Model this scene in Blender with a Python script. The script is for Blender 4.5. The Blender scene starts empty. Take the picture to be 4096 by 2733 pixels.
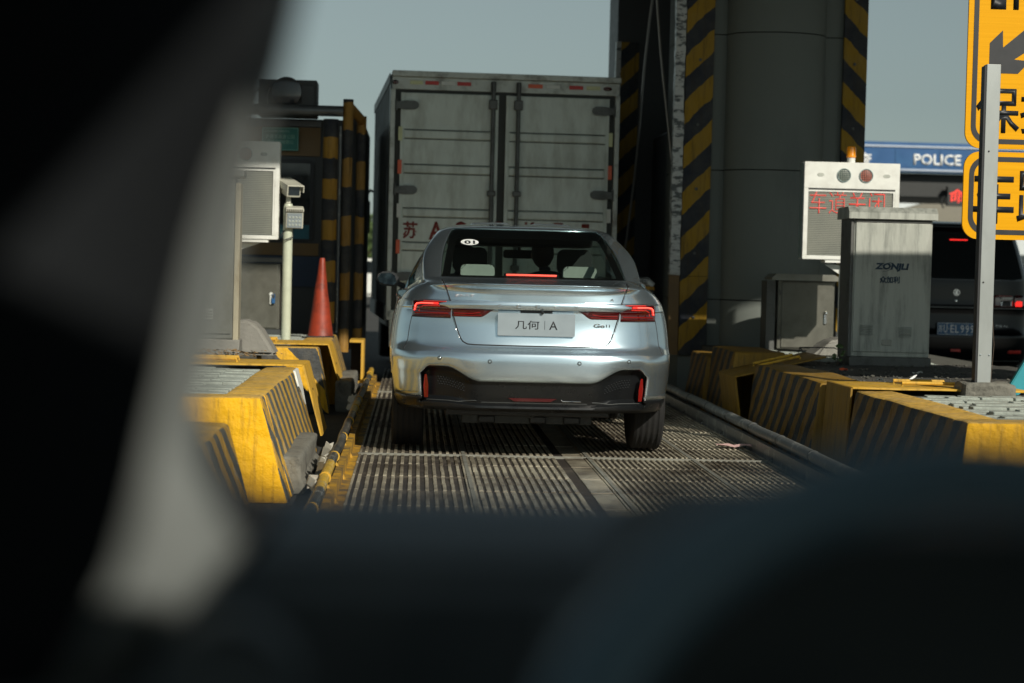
import bpy, bmesh, math, random
from mathutils import Vector, Matrix
random.seed(7)
sc = bpy.context.scene
COL = sc.collection
PI = math.pi
rad = math.radians

# ---------------------------------------------------------------- camera
cam_d = bpy.data.cameras.new('camera'); cam = bpy.data.objects.new('camera', cam_d); COL.objects.link(cam)
sc.camera = cam
cam_d.sensor_width = 36.0; cam_d.lens = 8200.0/4096*36
cam_d.clip_start = 0.02; cam_d.clip_end = 2000
_yaw, _pitch, _roll = rad(2.72), rad(-2.02), rad(1.4)
fw = Vector((math.sin(_yaw)*math.cos(_pitch), math.cos(_yaw)*math.cos(_pitch), math.sin(_pitch)))
r0 = Vector((math.cos(_yaw), -math.sin(_yaw), 0)); u0 = r0.cross(fw)
rr = r0*math.cos(_roll)+u0*math.sin(_roll); uu = -r0*math.sin(_roll)+u0*math.cos(_roll)
cam.matrix_world = Matrix(((rr.x, uu.x, -fw.x, 0), (rr.y, uu.y, -fw.y, 0), (rr.z, uu.z, -fw.z, 1.19), (0, 0, 0, 1)))
cam_d.dof.use_dof = True; cam_d.dof.focus_distance = 13.0; cam_d.dof.aperture_fstop = 2.6

# ---------------------------------------------------------------- light
SUN = Vector((0.80, -1.50, 1.0)).normalized()          # towards the sun: behind the viewer and a little to the right
world = bpy.data.worlds.new('World'); sc.world = world; world.use_nodes = True
wn = world.node_tree.nodes; wl = world.node_tree.links
for n in list(wn): wn.remove(n)
wo = wn.new('ShaderNodeOutputWorld'); bg = wn.new('ShaderNodeBackground'); sky = wn.new('ShaderNodeTexSky')
sky.sky_type = 'NISHITA'; sky.sun_disc = False
sky.sun_elevation = math.asin(SUN.z); sky.sun_rotation = math.atan2(SUN.x, SUN.y)
sky.air_density = 1.0; sky.dust_density = 0.6; sky.ozone_density = 1.0
hs = wn.new('ShaderNodeHueSaturation'); hs.inputs['Saturation'].default_value = 0.28
tn = wn.new('ShaderNodeMix'); tn.data_type = 'RGBA'; tn.blend_type = 'MULTIPLY'; tn.inputs[0].default_value = 1.0
tn.inputs[7].default_value = (0.84, 1.0, 0.98, 1)
wl.new(sky.outputs[0], hs.inputs['Color']); wl.new(hs.outputs[0], tn.inputs[6]); wl.new(tn.outputs[2], bg.inputs[0])
wl.new(bg.outputs[0], wo.inputs[0]); bg.inputs[1].default_value = 0.05
sun_d = bpy.data.lights.new('sun', 'SUN'); sun = bpy.data.objects.new('sun', sun_d); COL.objects.link(sun)
sun_d.energy = 4.3; sun_d.angle = rad(0.6); sun_d.color = (1.0, 0.93, 0.80)
sun.rotation_euler = SUN.to_track_quat('Z', 'Y').to_euler()
sc.view_settings.view_transform = 'Standard'; sc.view_settings.look = 'None'
sc.view_settings.exposure = 0.0; sc.view_settings.gamma = 1.0; sc.view_settings.use_curve_mapping = False
sc.cycles.max_bounces = 8; sc.cycles.glossy_bounces = 4; sc.cycles.transparent_max_bounces = 12
sc.cycles.sample_clamp_indirect = 4.0

# ---------------------------------------------------------------- materials
def _nt(name):
    m = bpy.data.materials.new(name); m.use_nodes = True
    nt = m.node_tree; b = nt.nodes['Principled BSDF']
    return m, nt, b
def mixc(nt, fac, a, b, blend='MIX'):
    n = nt.nodes.new('ShaderNodeMix'); n.data_type = 'RGBA'; n.blend_type = blend
    if hasattr(fac, 'links'): nt.links.new(fac, n.inputs[0])
    else: n.inputs[0].default_value = fac
    for i, v in ((6, a), (7, b)):
        if hasattr(v, 'links'): nt.links.new(v, n.inputs[i])
        else: n.inputs[i].default_value = (v[0], v[1], v[2], 1)
    return n.outputs[2]
def math_(nt, op, a, b=None, c=None, clamp=False):
    n = nt.nodes.new('ShaderNodeMath'); n.operation = op; n.use_clamp = clamp
    for i, v in enumerate((a, b, c)):
        if v is None: continue
        if hasattr(v, 'links'): nt.links.new(v, n.inputs[i])
        else: n.inputs[i].default_value = v
    return n.outputs[0]
def coords(nt, scale=(1, 1, 1), space='Object'):
    mp = nt.nodes.new('ShaderNodeMapping'); mp.inputs['Scale'].default_value = scale
    if space == 'World': nt.links.new(nt.nodes.new('ShaderNodeNewGeometry').outputs['Position'], mp.inputs[0])
    else: nt.links.new(nt.nodes.new('ShaderNodeTexCoord').outputs[space], mp.inputs[0])
    return mp.outputs[0]
def noise(nt, co, scale, detail=5, rough=0.6, lo=0.35, hi=0.65):
    n = nt.nodes.new('ShaderNodeTexNoise'); n.inputs['Scale'].default_value = scale
    n.inputs['Detail'].default_value = detail; n.inputs['Roughness'].default_value = rough
    nt.links.new(co, n.inputs['Vector'])
    r = nt.nodes.new('ShaderNodeMapRange'); r.inputs[1].default_value = lo; r.inputs[2].default_value = hi
    nt.links.new(n.outputs['Fac'], r.inputs[0]); return r.outputs[0]
def bump(nt, b, h, strength=0.3, dist=0.01):
    n = nt.nodes.new('ShaderNodeBump'); n.inputs['Strength'].default_value = strength; n.inputs['Distance'].default_value = dist
    nt.links.new(h, n.inputs['Height']); nt.links.new(n.outputs[0], b.inputs['Normal'])
def mat(name, col, rough=0.6, metal=0.0, dirt=None, dirt_scale=6, dirt_lo=0.5, dirt_hi=0.75, stretch=(1, 1, 1), bmp=0.0, bscale=30,
        emit=None, estr=0.0, coat=0.0, vary=0.12, spec=0.5, space='Object'):
    m, nt, b = _nt(name)
    co = coords(nt, stretch, space)
    v = noise(nt, co, dirt_scale*2.3, 6, 0.6, 0.2, 0.8)
    c = mixc(nt, v, tuple(x*(1-vary) for x in col), tuple(min(1, x*(1+vary)) for x in col))
    if dirt:
        d = noise(nt, co, dirt_scale, 8, 0.68, dirt_lo, dirt_hi)
        c = mixc(nt, d, c, dirt)
    nt.links.new(c, b.inputs['Base Color'])
    rv = math_(nt, 'MULTIPLY_ADD', v, 0.16, max(0.02, rough-0.08)); nt.links.new(rv, b.inputs['Roughness'])
    b.inputs['Metallic'].default_value = metal; b.inputs['Coat Weight'].default_value = coat
    b.inputs['Coat Roughness'].default_value = 0.04; b.inputs['Specular IOR Level'].default_value = spec
    if bmp: bump(nt, b, noise(nt, co, bscale, 8, 0.7, 0.2, 0.8), bmp, 0.01)
    if emit:
        b.inputs['Emission Color'].default_value = (*emit, 1); b.inputs['Emission Strength'].default_value = estr
    return m
def stripes(name, yellow, black, vec, period, duty=0.5, wear=(0.32, 0.31, 0.28), wlo=0.62, whi=0.66, rough=0.6, bmp=0.4, offset=0.0, dusty=0.35):
    """two paints in bands across vec (object space), chipped and dusty"""
    m, nt, b = _nt(name); co = coords(nt)
    nz = nt.nodes.new('ShaderNodeTexNoise'); nz.inputs['Scale'].default_value = 9; nz.inputs['Detail'].default_value = 6
    nt.links.new(co, nz.inputs['Vector'])
    dt = nt.nodes.new('ShaderNodeVectorMath'); dt.operation = 'DOT_PRODUCT'; dt.inputs[1].default_value = vec
    nt.links.new(co, dt.inputs[0])
    t = math_(nt, 'ADD', dt.outputs['Value'], math_(nt, 'MULTIPLY', nz.outputs['Fac'], 0.05*period/0.3))
    t = math_(nt, 'ADD', t, 100*period+offset)
    fr = math_(nt, 'FRACT', math_(nt, 'DIVIDE', t, period))
    s = math_(nt, 'LESS_THAN', fr, duty)
    c = mixc(nt, s, yellow, black)
    c = mixc(nt, math_(nt, 'MULTIPLY', noise(nt, co, 5, 8, 0.7, 0.35, 0.75), dusty), c, (0.30, 0.27, 0.20))
    st = coords(nt, (3, 3, 0.35))
    c = mixc(nt, math_(nt, 'MULTIPLY', noise(nt, st, 7, 6, 0.7, 0.50, 0.70), 0.62), c, (0.045, 0.035, 0.022))
    c = mixc(nt, noise(nt, co, 4.5, 12, 0.75, wlo, whi), c, wear)
    nt.links.new(c, b.inputs['Base Color']); b.inputs['Roughness'].default_value = rough; b.inputs['Specular IOR Level'].default_value = 0.2
    if bmp: bump(nt, b, noise(nt, co, 11, 5, 0.62, 0.3, 0.7), bmp, 0.02)
    return m
YEL = (0.80, 0.43, 0.004); BLK = (0.028, 0.036, 0.045)
M = {}
M['asphalt'] = mat('worn_asphalt', (0.045, 0.046, 0.044), 0.85, dirt=(0.09, 0.085, 0.075), dirt_scale=1.3, bmp=0.5, bscale=60)
M['gravel_bed'] = mat('dirty_gravel', (0.06, 0.06, 0.055), 0.9, dirt=(0.16, 0.14, 0.11), dirt_scale=14, bmp=1.0, bscale=35)
M['concrete'] = mat('grey_concrete', (0.25, 0.245, 0.22), 0.85, dirt=(0.09, 0.085, 0.07), dirt_scale=3, bmp=0.5, bscale=25)
M['column'] = mat('smooth_column_concrete', (0.155, 0.175, 0.16), 0.7, dirt=(0.10, 0.112, 0.108), dirt_scale=1.2, stretch=(1, 1, 0.3), vary=0.08, bmp=0.05)
M['kerb_old'] = mat('broken_kerb_concrete', (0.20, 0.195, 0.165), 0.9, dirt=(0.05, 0.05, 0.045), dirt_scale=9, bmp=1.0, bscale=20)
M['paver'] = mat('pale_paver', (0.36, 0.40, 0.36), 0.85, dirt=(0.17, 0.18, 0.16), dirt_scale=8, bmp=0.5, bscale=50)
M['yellow_block'] = stripes('yellow_painted_concrete', YEL, YEL, (1, 0, 0), 1.0, dusty=0.06, wlo=0.66, whi=0.70, bmp=0.45, wear=(0.16, 0.13, 0.08))
M['yellow_top'] = stripes('dusty_yellow_paint', (0.72, 0.43, 0.06), (0.72, 0.43, 0.06), (1, 0, 0), 1.0, dusty=0.65, wlo=0.66, whi=0.72, bmp=0.5)
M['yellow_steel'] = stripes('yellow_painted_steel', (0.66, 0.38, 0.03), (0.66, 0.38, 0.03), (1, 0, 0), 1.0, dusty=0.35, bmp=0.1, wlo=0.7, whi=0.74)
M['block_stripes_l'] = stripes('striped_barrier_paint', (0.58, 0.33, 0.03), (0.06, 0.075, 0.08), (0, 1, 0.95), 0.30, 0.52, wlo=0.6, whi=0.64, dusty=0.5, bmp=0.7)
M['block_stripes_r'] = stripes('shade_toned_striped_paint', (0.22, 0.115, 0.014), (0.022, 0.027, 0.032), (0, 1, 0.95), 0.30, 0.52, wear=(0.10, 0.085, 0.06), wlo=0.62, whi=0.68, dusty=0.25, bmp=0.7)  # stripe colours darkened to carry the shade on the right-hand lane sides
M['shade_toned_steel'] = stripes('shade_toned_cover_paint', (0.25, 0.14, 0.012), (0.25, 0.14, 0.012), (1, 0, 0), 1.0, dusty=0.2, bmp=0.15, wlo=0.62, whi=0.7, wear=(0.08, 0.06, 0.04))  # yellow darkened so right-hand covers and blocks hold their shade in the colour
M['block_stripes_f'] = stripes('striped_end_paint', YEL, BLK, (1, 0, 0.9), 0.37, 0.6, wlo=0.66, whi=0.7)
M['board_l'] = stripes('striped_board_rising', (0.34, 0.20, 0.012), (0.018, 0.025, 0.038), (1, 0, -1), 0.43, 0.5, wlo=0.72, whi=0.75, bmp=0.05, dusty=0.2)
M['board_r'] = stripes('striped_board_falling', (0.34, 0.20, 0.012), (0.018, 0.025, 0.038), (-1, 0, -1), 0.43, 0.5, wlo=0.72, whi=0.75, bmp=0.05, dusty=0.2)
M['pole_a'] = stripes('banded_pole_paint', (0.40, 0.21, 0.02), (0.02, 0.025, 0.035), (0, 0, 1), 0.42, 0.5, wlo=0.7, whi=0.73, bmp=0.1, dusty=0.25)
M['pole_b'] = stripes('banded_pole_paint_wide', (0.32, 0.17, 0.03), (0.02, 0.025, 0.035), (0, 0, 1), 0.58, 0.5, wlo=0.7, whi=0.73, bmp=0.1, dusty=0.25)
M['rail_paint'] = stripes('banded_rail_paint', (0.62, 0.38, 0.02), (0.03, 0.033, 0.035), (0, 1, 0), 5.0, 0.74, wlo=0.57, whi=0.62, rough=0.35, bmp=0.2, dusty=0.3, offset=0.9)
M['rail_grey'] = mat('worn_grey_pipe', (0.16, 0.17, 0.17), 0.4, 0.3, dirt=(0.35, 0.36, 0.34), dirt_scale=9, dirt_lo=0.55, dirt_hi=0.62)
M['grimy_yellow'] = mat('grimy_yellow_paint', (0.55, 0.31, 0.02), 0.6, dirt=(0.09, 0.07, 0.05), dirt_scale=6, dirt_lo=0.4, dirt_hi=0.62, bmp=0.3)
M['plate_rib'] = mat('worn_steel_rib', (0.46, 0.42, 0.32), 0.45, 0.2, dirt=(0.06, 0.042, 0.026), dirt_scale=1.7, dirt_lo=0.40, dirt_hi=0.64, bmp=0.5, bscale=40, space='World', vary=0.25, stretch=(1, 0.6, 1))
M['plate_base'] = mat('dirty_steel_groove', (0.028, 0.021, 0.016), 0.8, 0.1, dirt=(0.16, 0.14, 0.105), dirt_scale=1.6, dirt_lo=0.50, dirt_hi=0.72, bmp=0.5, space='World')
M['plate_edge'] = mat('steel_edge', (0.22, 0.22, 0.19), 0.6, 0.2, dirt=(0.08, 0.07, 0.05), dirt_scale=6)
M['mortar'] = mat('packed_grime', (0.10, 0.10, 0.085), 0.95, dirt=(0.04, 0.04, 0.03), dirt_scale=12, bmp=0.5)
def paint(name, col, rough, metal):
    m, nt, b = _nt(name); b.inputs['Base Color'].default_value = (*col, 1); b.inputs['Roughness'].default_value = rough
    b.inputs['Metallic'].default_value = metal; b.inputs['Coat Weight'].default_value = 1.0; b.inputs['Coat Roughness'].default_value = 0.03; return m
M['silver'] = paint('silver_metallic_paint', (0.68, 0.82, 0.91), 0.25, 0.93)
M['black_gap'] = mat('black_shadow_gap', (0.01, 0.01, 0.011), 0.8)
M['black_plastic'] = mat('black_plastic', (0.022, 0.024, 0.026), 0.42, bmp=0.05, bscale=200)
M['apron_black'] = mat('apron_black', (0.007, 0.008, 0.009), 0.3)
M['gloss_black'] = mat('gloss_black', (0.008, 0.008, 0.009), 0.12, coat=0.5)
M['chrome'] = mat('chrome', (0.75, 0.76, 0.77), 0.12, 1.0)
M['rubber'] = mat('tyre_rubber', (0.011, 0.011, 0.011), 0.85, dirt=(0.025, 0.023, 0.02), dirt_scale=4, bmp=0.2)
M['underbody'] = mat('underbody_metal', (0.06, 0.065, 0.065), 0.6, 0.4)
M['red_lens'] = mat('dark_red_lens', (0.055, 0.002, 0.003), 0.10, coat=1.0)
M['red_bright'] = mat('red_reflector', (0.20, 0.008, 0.006), 0.25, coat=0.6)
M['led_red'] = mat('red_led', (0.8, 0.03, 0.02), 0.4, emit=(1.0, 0.025, 0.02), estr=1.2)
M['led_hot'] = mat('red_led_core', (0.9, 0.2, 0.15), 0.4, emit=(1.0, 0.07, 0.05), estr=2.2)
M['led_text'] = mat('red_led_text', (0.8, 0.05, 0.03), 0.4, emit=(1.0, 0.04, 0.03), estr=0.9)
M['mirror'] = mat('mirror_glass', (0.20, 0.27, 0.31), 0.05, 1.0, vary=0.02)
M['seat'] = mat('dark_seat_cloth', (0.03, 0.035, 0.035), 0.8)
M['headrest'] = mat('pale_headrest', (0.38, 0.42, 0.38), 0.7)
M['plate_silver'] = mat('silver_show_plate', (0.34, 0.40, 0.44), 0.35, 0.35, vary=0.03)
M['ink'] = mat('black_ink', (0.015, 0.017, 0.02), 0.5)
M['white_print'] = mat('white_print', (0.86, 0.88, 0.87), 0.5)
M['skin'] = mat('skin', (0.35, 0.21, 0.15), 0.6)
M['hair'] = mat('black_hair', (0.012, 0.01, 0.01), 0.6)
M['cloth'] = mat('dark_shirt', (0.04, 0.045, 0.06), 0.85)
M['truck_panel'] = mat('truck_door_paint', (0.68, 0.75, 0.70), 0.6, 0.0, dirt=(0.30, 0.31, 0.26), dirt_scale=2.6, dirt_lo=0.46, dirt_hi=0.82, stretch=(1.5, 1, 0.45))
M['truck_frame'] = mat('truck_frame_aluminium', (0.52, 0.55, 0.51), 0.5, 0.3, dirt=(0.12, 0.10, 0.08), dirt_scale=5, stretch=(1, 1, 1))
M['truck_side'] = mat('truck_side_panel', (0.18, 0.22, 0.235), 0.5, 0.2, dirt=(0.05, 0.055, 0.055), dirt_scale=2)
M['truck_dark'] = mat('door_seal_rubber', (0.045, 0.05, 0.045), 0.7)
M['steel_dark'] = mat('dark_galvanised', (0.12, 0.125, 0.12), 0.5, 0.5, dirt=(0.05, 0.05, 0.045), dirt_scale=8)
M['red_stencil'] = mat('faded_red_stencil', (0.24, 0.035, 0.025), 0.7, dirt=(0.40, 0.36, 0.30), dirt_scale=30, dirt_lo=0.6, dirt_hi=0.7)
M['refl_red'] = mat('red_reflective', (0.55, 0.03, 0.02), 0.4, dirt=(0.2, 0.02, 0.015), dirt_scale=20)
M['refl_orange'] = mat('orange_reflective', (0.75, 0.12, 0.04), 0.4)
M['refl_white'] = mat('white_reflective', (0.66, 0.68, 0.64), 0.4)
M['refl_yellow'] = mat('pale_yellow_reflective', (0.62, 0.64, 0.36), 0.4)
M['stainless'] = mat('brushed_stainless', (0.30, 0.31, 0.285), 0.38, 0.65, dirt=(0.16, 0.15, 0.11), dirt_scale=2.5, dirt_lo=0.4, dirt_hi=0.8, stretch=(1, 1, 1))
M['cabinet_grey'] = mat('weathered_grey_cabinet', (0.42, 0.44, 0.40), 0.5, 0.35, dirt=(0.15, 0.165, 0.15), dirt_scale=5, dirt_lo=0.48, dirt_hi=0.72, stretch=(2.2, 2.2, 0.28))
M['post_steel'] = mat('satin_steel_post', (0.34, 0.365, 0.36), 0.42, 0.45, dirt=(0.22, 0.23, 0.225), dirt_scale=1.5, stretch=(1, 1, 0.4))
M['display_white'] = mat('white_enamel', (0.74, 0.76, 0.72), 0.45, dirt=(0.55, 0.55, 0.5), dirt_scale=3)
M['display_side'] = mat('grey_green_enamel', (0.22, 0.30, 0.30), 0.5)
M['light_pole'] = mat('cream_pole_paint', (0.52, 0.56, 0.44), 0.4)
M['cctv'] = mat('beige_housing', (0.50, 0.50, 0.42), 0.45)
M['amber'] = mat('amber_beacon', (0.85, 0.30, 0.01), 0.2, coat=1.0, emit=(0.9, 0.3, 0.0), estr=0.08)
M['cone_orange'] = mat('faded_orange_plastic', (0.31, 0.038, 0.013), 0.5, dirt=(0.07, 0.014, 0.01), dirt_scale=7, dirt_lo=0.45, dirt_hi=0.72)
M['cone_teal'] = mat('teal_plastic', (0.02, 0.27, 0.33), 0.5)
M['sign_yellow'] = mat('yellow_reflective_sheet', (0.76, 0.36, 0.003), 0.4, dirt=(0.80, 0.42, 0.006), spec=0.12, dirt_scale=2, stretch=(0.2, 1, 14), dirt_lo=0.55, dirt_hi=0.8)
M['sign_ink'] = mat('black_sign_film', (0.012, 0.014, 0.018), 0.45)
M['sign_green'] = mat('green_sign_sheet', (0.01, 0.17, 0.14), 0.45)
M['sign_pale'] = mat('pale_green_print', (0.25, 0.50, 0.42), 0.5)
M['blue_panel'] = mat('blue_fascia', (0.012, 0.085, 0.24), 0.45, dirt=(0.02, 0.12, 0.28), dirt_scale=1.5)
M['blue_edge'] = mat('pale_blue_line', (0.45, 0.52, 0.62), 0.5)
M['booth'] = mat('dark_booth_panel', (0.045, 0.05, 0.052), 0.5)
M['booth_brown'] = mat('brown_booth_band', (0.17, 0.10, 0.03), 0.5, dirt=(0.11, 0.065, 0.025), dirt_scale=2)
M['booth_blue'] = mat('navy_booth_panel', (0.015, 0.035, 0.075), 0.5)
M['booth_teal'] = mat('teal_banner', (0.02, 0.14, 0.19), 0.5)
M['booth_grey'] = mat('grey_booth_steel', (0.13, 0.14, 0.145), 0.4, 0.4)
M['dark_glass'] = mat('dark_window_glass', (0.012, 0.016, 0.018), 0.08, spec=0.6)
M['black_box'] = mat('black_box_steel', (0.025, 0.028, 0.028), 0.5)
M['cable'] = mat('steel_cable', (0.40, 0.38, 0.35), 0.45, 0.7)
M['foil'] = mat('crinkled_foil', (0.55, 0.56, 0.54), 0.35, 0.6, dirt=(0.12, 0.13, 0.13), dirt_scale=8, dirt_lo=0.5, dirt_hi=0.56, stretch=(1, 1, 2.5), bmp=1.0, bscale=12)
M['mpv'] = paint('black_car_paint', (0.003, 0.004, 0.005), 0.2, 0.0); M['mpv'].node_tree.nodes['Principled BSDF'].inputs['Coat Weight'].default_value = 0.15; M['mpv'].node_tree.nodes['Principled BSDF'].inputs['Specular IOR Level'].default_value = 0.2
M['plate_blue'] = mat('blue_number_plate', (0.012, 0.10, 0.24), 0.4)
M['white_wall'] = mat('white_building_wall', (0.62, 0.68, 0.70), 0.7)
M['roof_grey'] = mat('grey_brown_tile', (0.23, 0.22, 0.18), 0.8)
M['canopy'] = mat('canopy_underside', (0.10, 0.105, 0.105), 0.7)
M['torn'] = mat('torn_white_wrap', (0.62, 0.60, 0.52), 0.6)
M['bark'] = mat('bark', (0.08, 0.06, 0.045), 0.9)
M['leaf'] = mat('leaf_green', (0.06, 0.10, 0.03), 0.6, dirt=(0.10, 0.13, 0.04), dirt_scale=3)
M['dry_leaf'] = mat('dry_leaf', (0.22, 0.13, 0.05), 0.8, dirt=(0.35, 0.25, 0.12), dirt_scale=20)
M['litter'] = mat('litter', (0.5, 0.5, 0.46), 0.7)
M['cab_dark'] = mat('dark_interior_plastic', (0.17, 0.195, 0.208), 0.6)
M['cab_brown'] = mat('dark_brown_trim', (0.013, 0.009, 0.010), 0.7)
M['seat_dark'] = mat('black_seal', (0.013, 0.015, 0.017), 0.85, spec=0.12)
M['cab_grey'] = mat('light_grey_trim', (0.15, 0.165, 0.162), 0.7, vary=0.04)
M['cab_rim'] = mat('sky_sheen_leather', (0.17, 0.28, 0.35), 0.3)  # blue-grey base puts the sky's sheen into the wheel rim colour
M['cab_body'] = mat('dark_car_shell', (0.02, 0.022, 0.025), 0.3)

def thin_glass(name, tint, refl=1.0):
    m, nt, b = _nt(name); nt.nodes.remove(b)
    out = nt.nodes['Material Output']
    t = nt.nodes.new('ShaderNodeBsdfTransparent'); t.inputs[0].default_value = (*tint, 1)
    g = nt.nodes.new('ShaderNodeBsdfGlossy'); g.inputs['Roughness'].default_value = 0.02; g.inputs[0].default_value = (0.9, 0.95, 1, 1)
    geo = nt.nodes.new('ShaderNodeNewGeometry'); dp = nt.nodes.new('ShaderNodeVectorMath'); dp.operation = 'DOT_PRODUCT'
    nt.links.new(geo.outputs['Normal'], dp.inputs[0]); nt.links.new(geo.outputs['Incoming'], dp.inputs[1])
    cs = math_(nt, 'SUBTRACT', 1.0, math_(nt, 'ABSOLUTE', dp.outputs['Value']), clamp=True); fr_ = math_(nt, 'MULTIPLY_ADD', math_(nt, 'POWER', cs, 5.0), 0.92, 0.05)
    mx = nt.nodes.new('ShaderNodeMixShader')
    nt.links.new(math_(nt, 'MULTIPLY', fr_, refl), mx.inputs[0]); nt.links.new(t.outputs[0], mx.inputs[1]); nt.links.new(g.outputs[0], mx.inputs[2])
    nt.links.new(mx.outputs[0], out.inputs[0]); return m
M['car_glass'] = thin_glass('tinted_car_glass', (0.66, 0.74, 0.71))
M['clear_glass'] = thin_glass('clear_glass', (0.80, 0.86, 0.84))

def led_screen(name):
    """louvred LED panel: grey-green lines with dark gaps and dots"""
    m, nt, b = _nt(name); co = coords(nt)
    sp = nt.nodes.new('ShaderNodeSeparateXYZ'); nt.links.new(co, sp.inputs[0])
    l = math_(nt, 'LESS_THAN', math_(nt, 'FRACT', math_(nt, 'MULTIPLY_ADD', sp.outputs['Z'], 62.0, 100.0)), 0.5)
    d = math_(nt, 'LESS_THAN', math_(nt, 'FRACT', math_(nt, 'MULTIPLY_ADD', sp.outputs['X'], 62.0, 100.0)), 0.35)
    c = mixc(nt, l, (0.085, 0.095, 0.085), (0.26, 0.27, 0.235))
    c = mixc(nt, math_(nt, 'MULTIPLY', d, 0.4), c, (0.10, 0.11, 0.10))
    c = mixc(nt, math_(nt, 'MULTIPLY', noise(nt, co, 3, 6, 0.6, 0.4, 0.7), 0.3), c, (0.33, 0.33, 0.27))
    nt.links.new(c, b.inputs['Base Color']); b.inputs['Roughness'].default_value = 0.35; return m
def lamp_dots(name, on, off):
    m, nt, b = _nt(name); co = coords(nt)
    sp = nt.nodes.new('ShaderNodeSeparateXYZ'); nt.links.new(co, sp.inputs[0])
    k = 58.0
    a = math_(nt, 'SUBTRACT', math_(nt, 'FRACT', math_(nt, 'MULTIPLY_ADD', sp.outputs['X'], k, 100.0)), 0.5)
    c_ = math_(nt, 'SUBTRACT', math_(nt, 'FRACT', math_(nt, 'MULTIPLY_ADD', sp.outputs['Z'], k, 100.0)), 0.5)
    r2 = math_(nt, 'ADD', math_(nt, 'MULTIPLY', a, a), math_(nt, 'MULTIPLY', c_, c_))
    s = math_(nt, 'LESS_THAN', r2, 0.085)
    nt.links.new(mixc(nt, s, off, on), b.inputs['Base Color']); b.inputs['Roughness'].default_value = 0.25; return m
M['led_screen'] = led_screen('led_matrix_panel')
M['dots_green'] = lamp_dots('dotted_grey_lens', (0.42, 0.47, 0.42), (0.035, 0.05, 0.045))
M['dots_red'] = lamp_dots('dotted_red_lens', (0.62, 0.22, 0.16), (0.10, 0.05, 0.045))
def led_dots_text(name):
    m, nt, b = _nt(name); co = coords(nt)
    sp = nt.nodes.new('ShaderNodeSeparateXYZ'); nt.links.new(co, sp.inputs[0]); k = 75.0
    a = math_(nt, 'LESS_THAN', math_(nt, 'FRACT', math_(nt, 'MULTIPLY_ADD', sp.outputs['X'], k, 100.0)), 0.72)
    c_ = math_(nt, 'LESS_THAN', math_(nt, 'FRACT', math_(nt, 'MULTIPLY_ADD', sp.outputs['Z'], k, 100.0)), 0.72)
    s = math_(nt, 'MULTIPLY', a, c_)
    b.inputs['Base Color'].default_value = (0.25, 0.05, 0.04, 1); b.inputs['Emission Color'].default_value = (1, 0.07, 0.05, 1)
    nt.links.new(math_(nt, 'MULTIPLY', s, 1.2), b.inputs['Emission Strength']); return m
M['led_dots_text'] = led_dots_text('dotted_led_text')

# ---------------------------------------------------------------- geometry helpers
def nb(): return bmesh.new()
def box(bm, x0, x1, y0, y1, z0, z1, bev=0.0, mtx=None, mi=0):
    r = bmesh.ops.create_cube(bm, size=1.0)
    vs = r['verts']
    bmesh.ops.scale(bm, verts=vs, vec=(x1-x0, y1-y0, z1-z0))
    bmesh.ops.translate(bm, verts=vs, vec=((x0+x1)/2, (y0+y1)/2, (z0+z1)/2))
    if bev > 0:
        es = list({e for v in vs for e in v.link_edges})
        r2 = bmesh.ops.bevel(bm, geom=es, offset=bev, segments=2, affect='EDGES', profile=0.5)
        vs = list({v for f in r2['faces'] for v in f.verts} | {v for v in vs if v.is_valid})
    if mtx is not None: bmesh.ops.transform(bm, matrix=mtx, verts=vs)
    if mi:
        for f in {f for v in vs for f in v.link_faces}: f.material_index = mi
    return vs
def tube(bm, pts, r, seg=10, cap=True, radii=None):
    pts = [Vector(p) for p in pts]; rings = []
    for i, p in enumerate(pts):
        a = pts[max(0, i-1)]; b = pts[min(len(pts)-1, i+1)]
        d = (b-a).normalized(); up = Vector((0, 0, 1)) if abs(d.z) < 0.9 else Vector((1, 0, 0))
        s = d.cross(up).normalized(); t = s.cross(d)
        ri = radii[i] if radii else r
        rings.append([bm.verts.new(p+(s*math.cos(k*2*PI/seg)+t*math.sin(k*2*PI/seg))*ri) for k in range(seg)])
    for a, b in zip(rings, rings[1:]):
        for k in range(seg): bm.faces.new((a[k], a[(k+1) % seg], b[(k+1) % seg], b[k]))
    if cap:
        bm.faces.new(rings[0][::-1]); bm.faces.new(rings[-1])
def lathe(bm, prof, seg=24, c=(0, 0, 0), axis='Z'):
    rings = []
    for r, h in prof:
        ring = []
        for k in range(seg):
            a = 2*PI*k/seg; x, y = r*math.cos(a), r*math.sin(a)
            p = (x, y, h) if axis == 'Z' else ((x, h, y) if axis == 'Y' else (h, x, y))
            ring.append(bm.verts.new((p[0]+c[0], p[1]+c[1], p[2]+c[2])))
        rings.append(ring)
    for a, b in zip(rings, rings[1:]):
        for k in range(seg): bm.faces.new((a[k], a[(k+1) % seg], b[(k+1) % seg], b[k]))
    if prof[0][0] > 1e-5: bm.faces.new(rings[0][::-1])
    if prof[-1][0] > 1e-5: bm.faces.new(rings[-1])
def prism(bm, poly, a, b, axis='Y'):
    """poly: 2-d outline; extruded from a to b along axis"""
    def P(u, v, w): return (u, w, v) if axis == 'Y' else ((w, u, v) if axis == 'X' else (u, v, w))
    A = [bm.verts.new(P(u, v, a)) for u, v in poly]; B = [bm.verts.new(P(u, v, b)) for u, v in poly]
    bm.faces.new(A); bm.faces.new(B[::-1]); n = len(poly)
    for i in range(n): bm.faces.new((A[i], B[i], B[(i+1) % n], A[(i+1) % n]))
    return A+B
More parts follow.
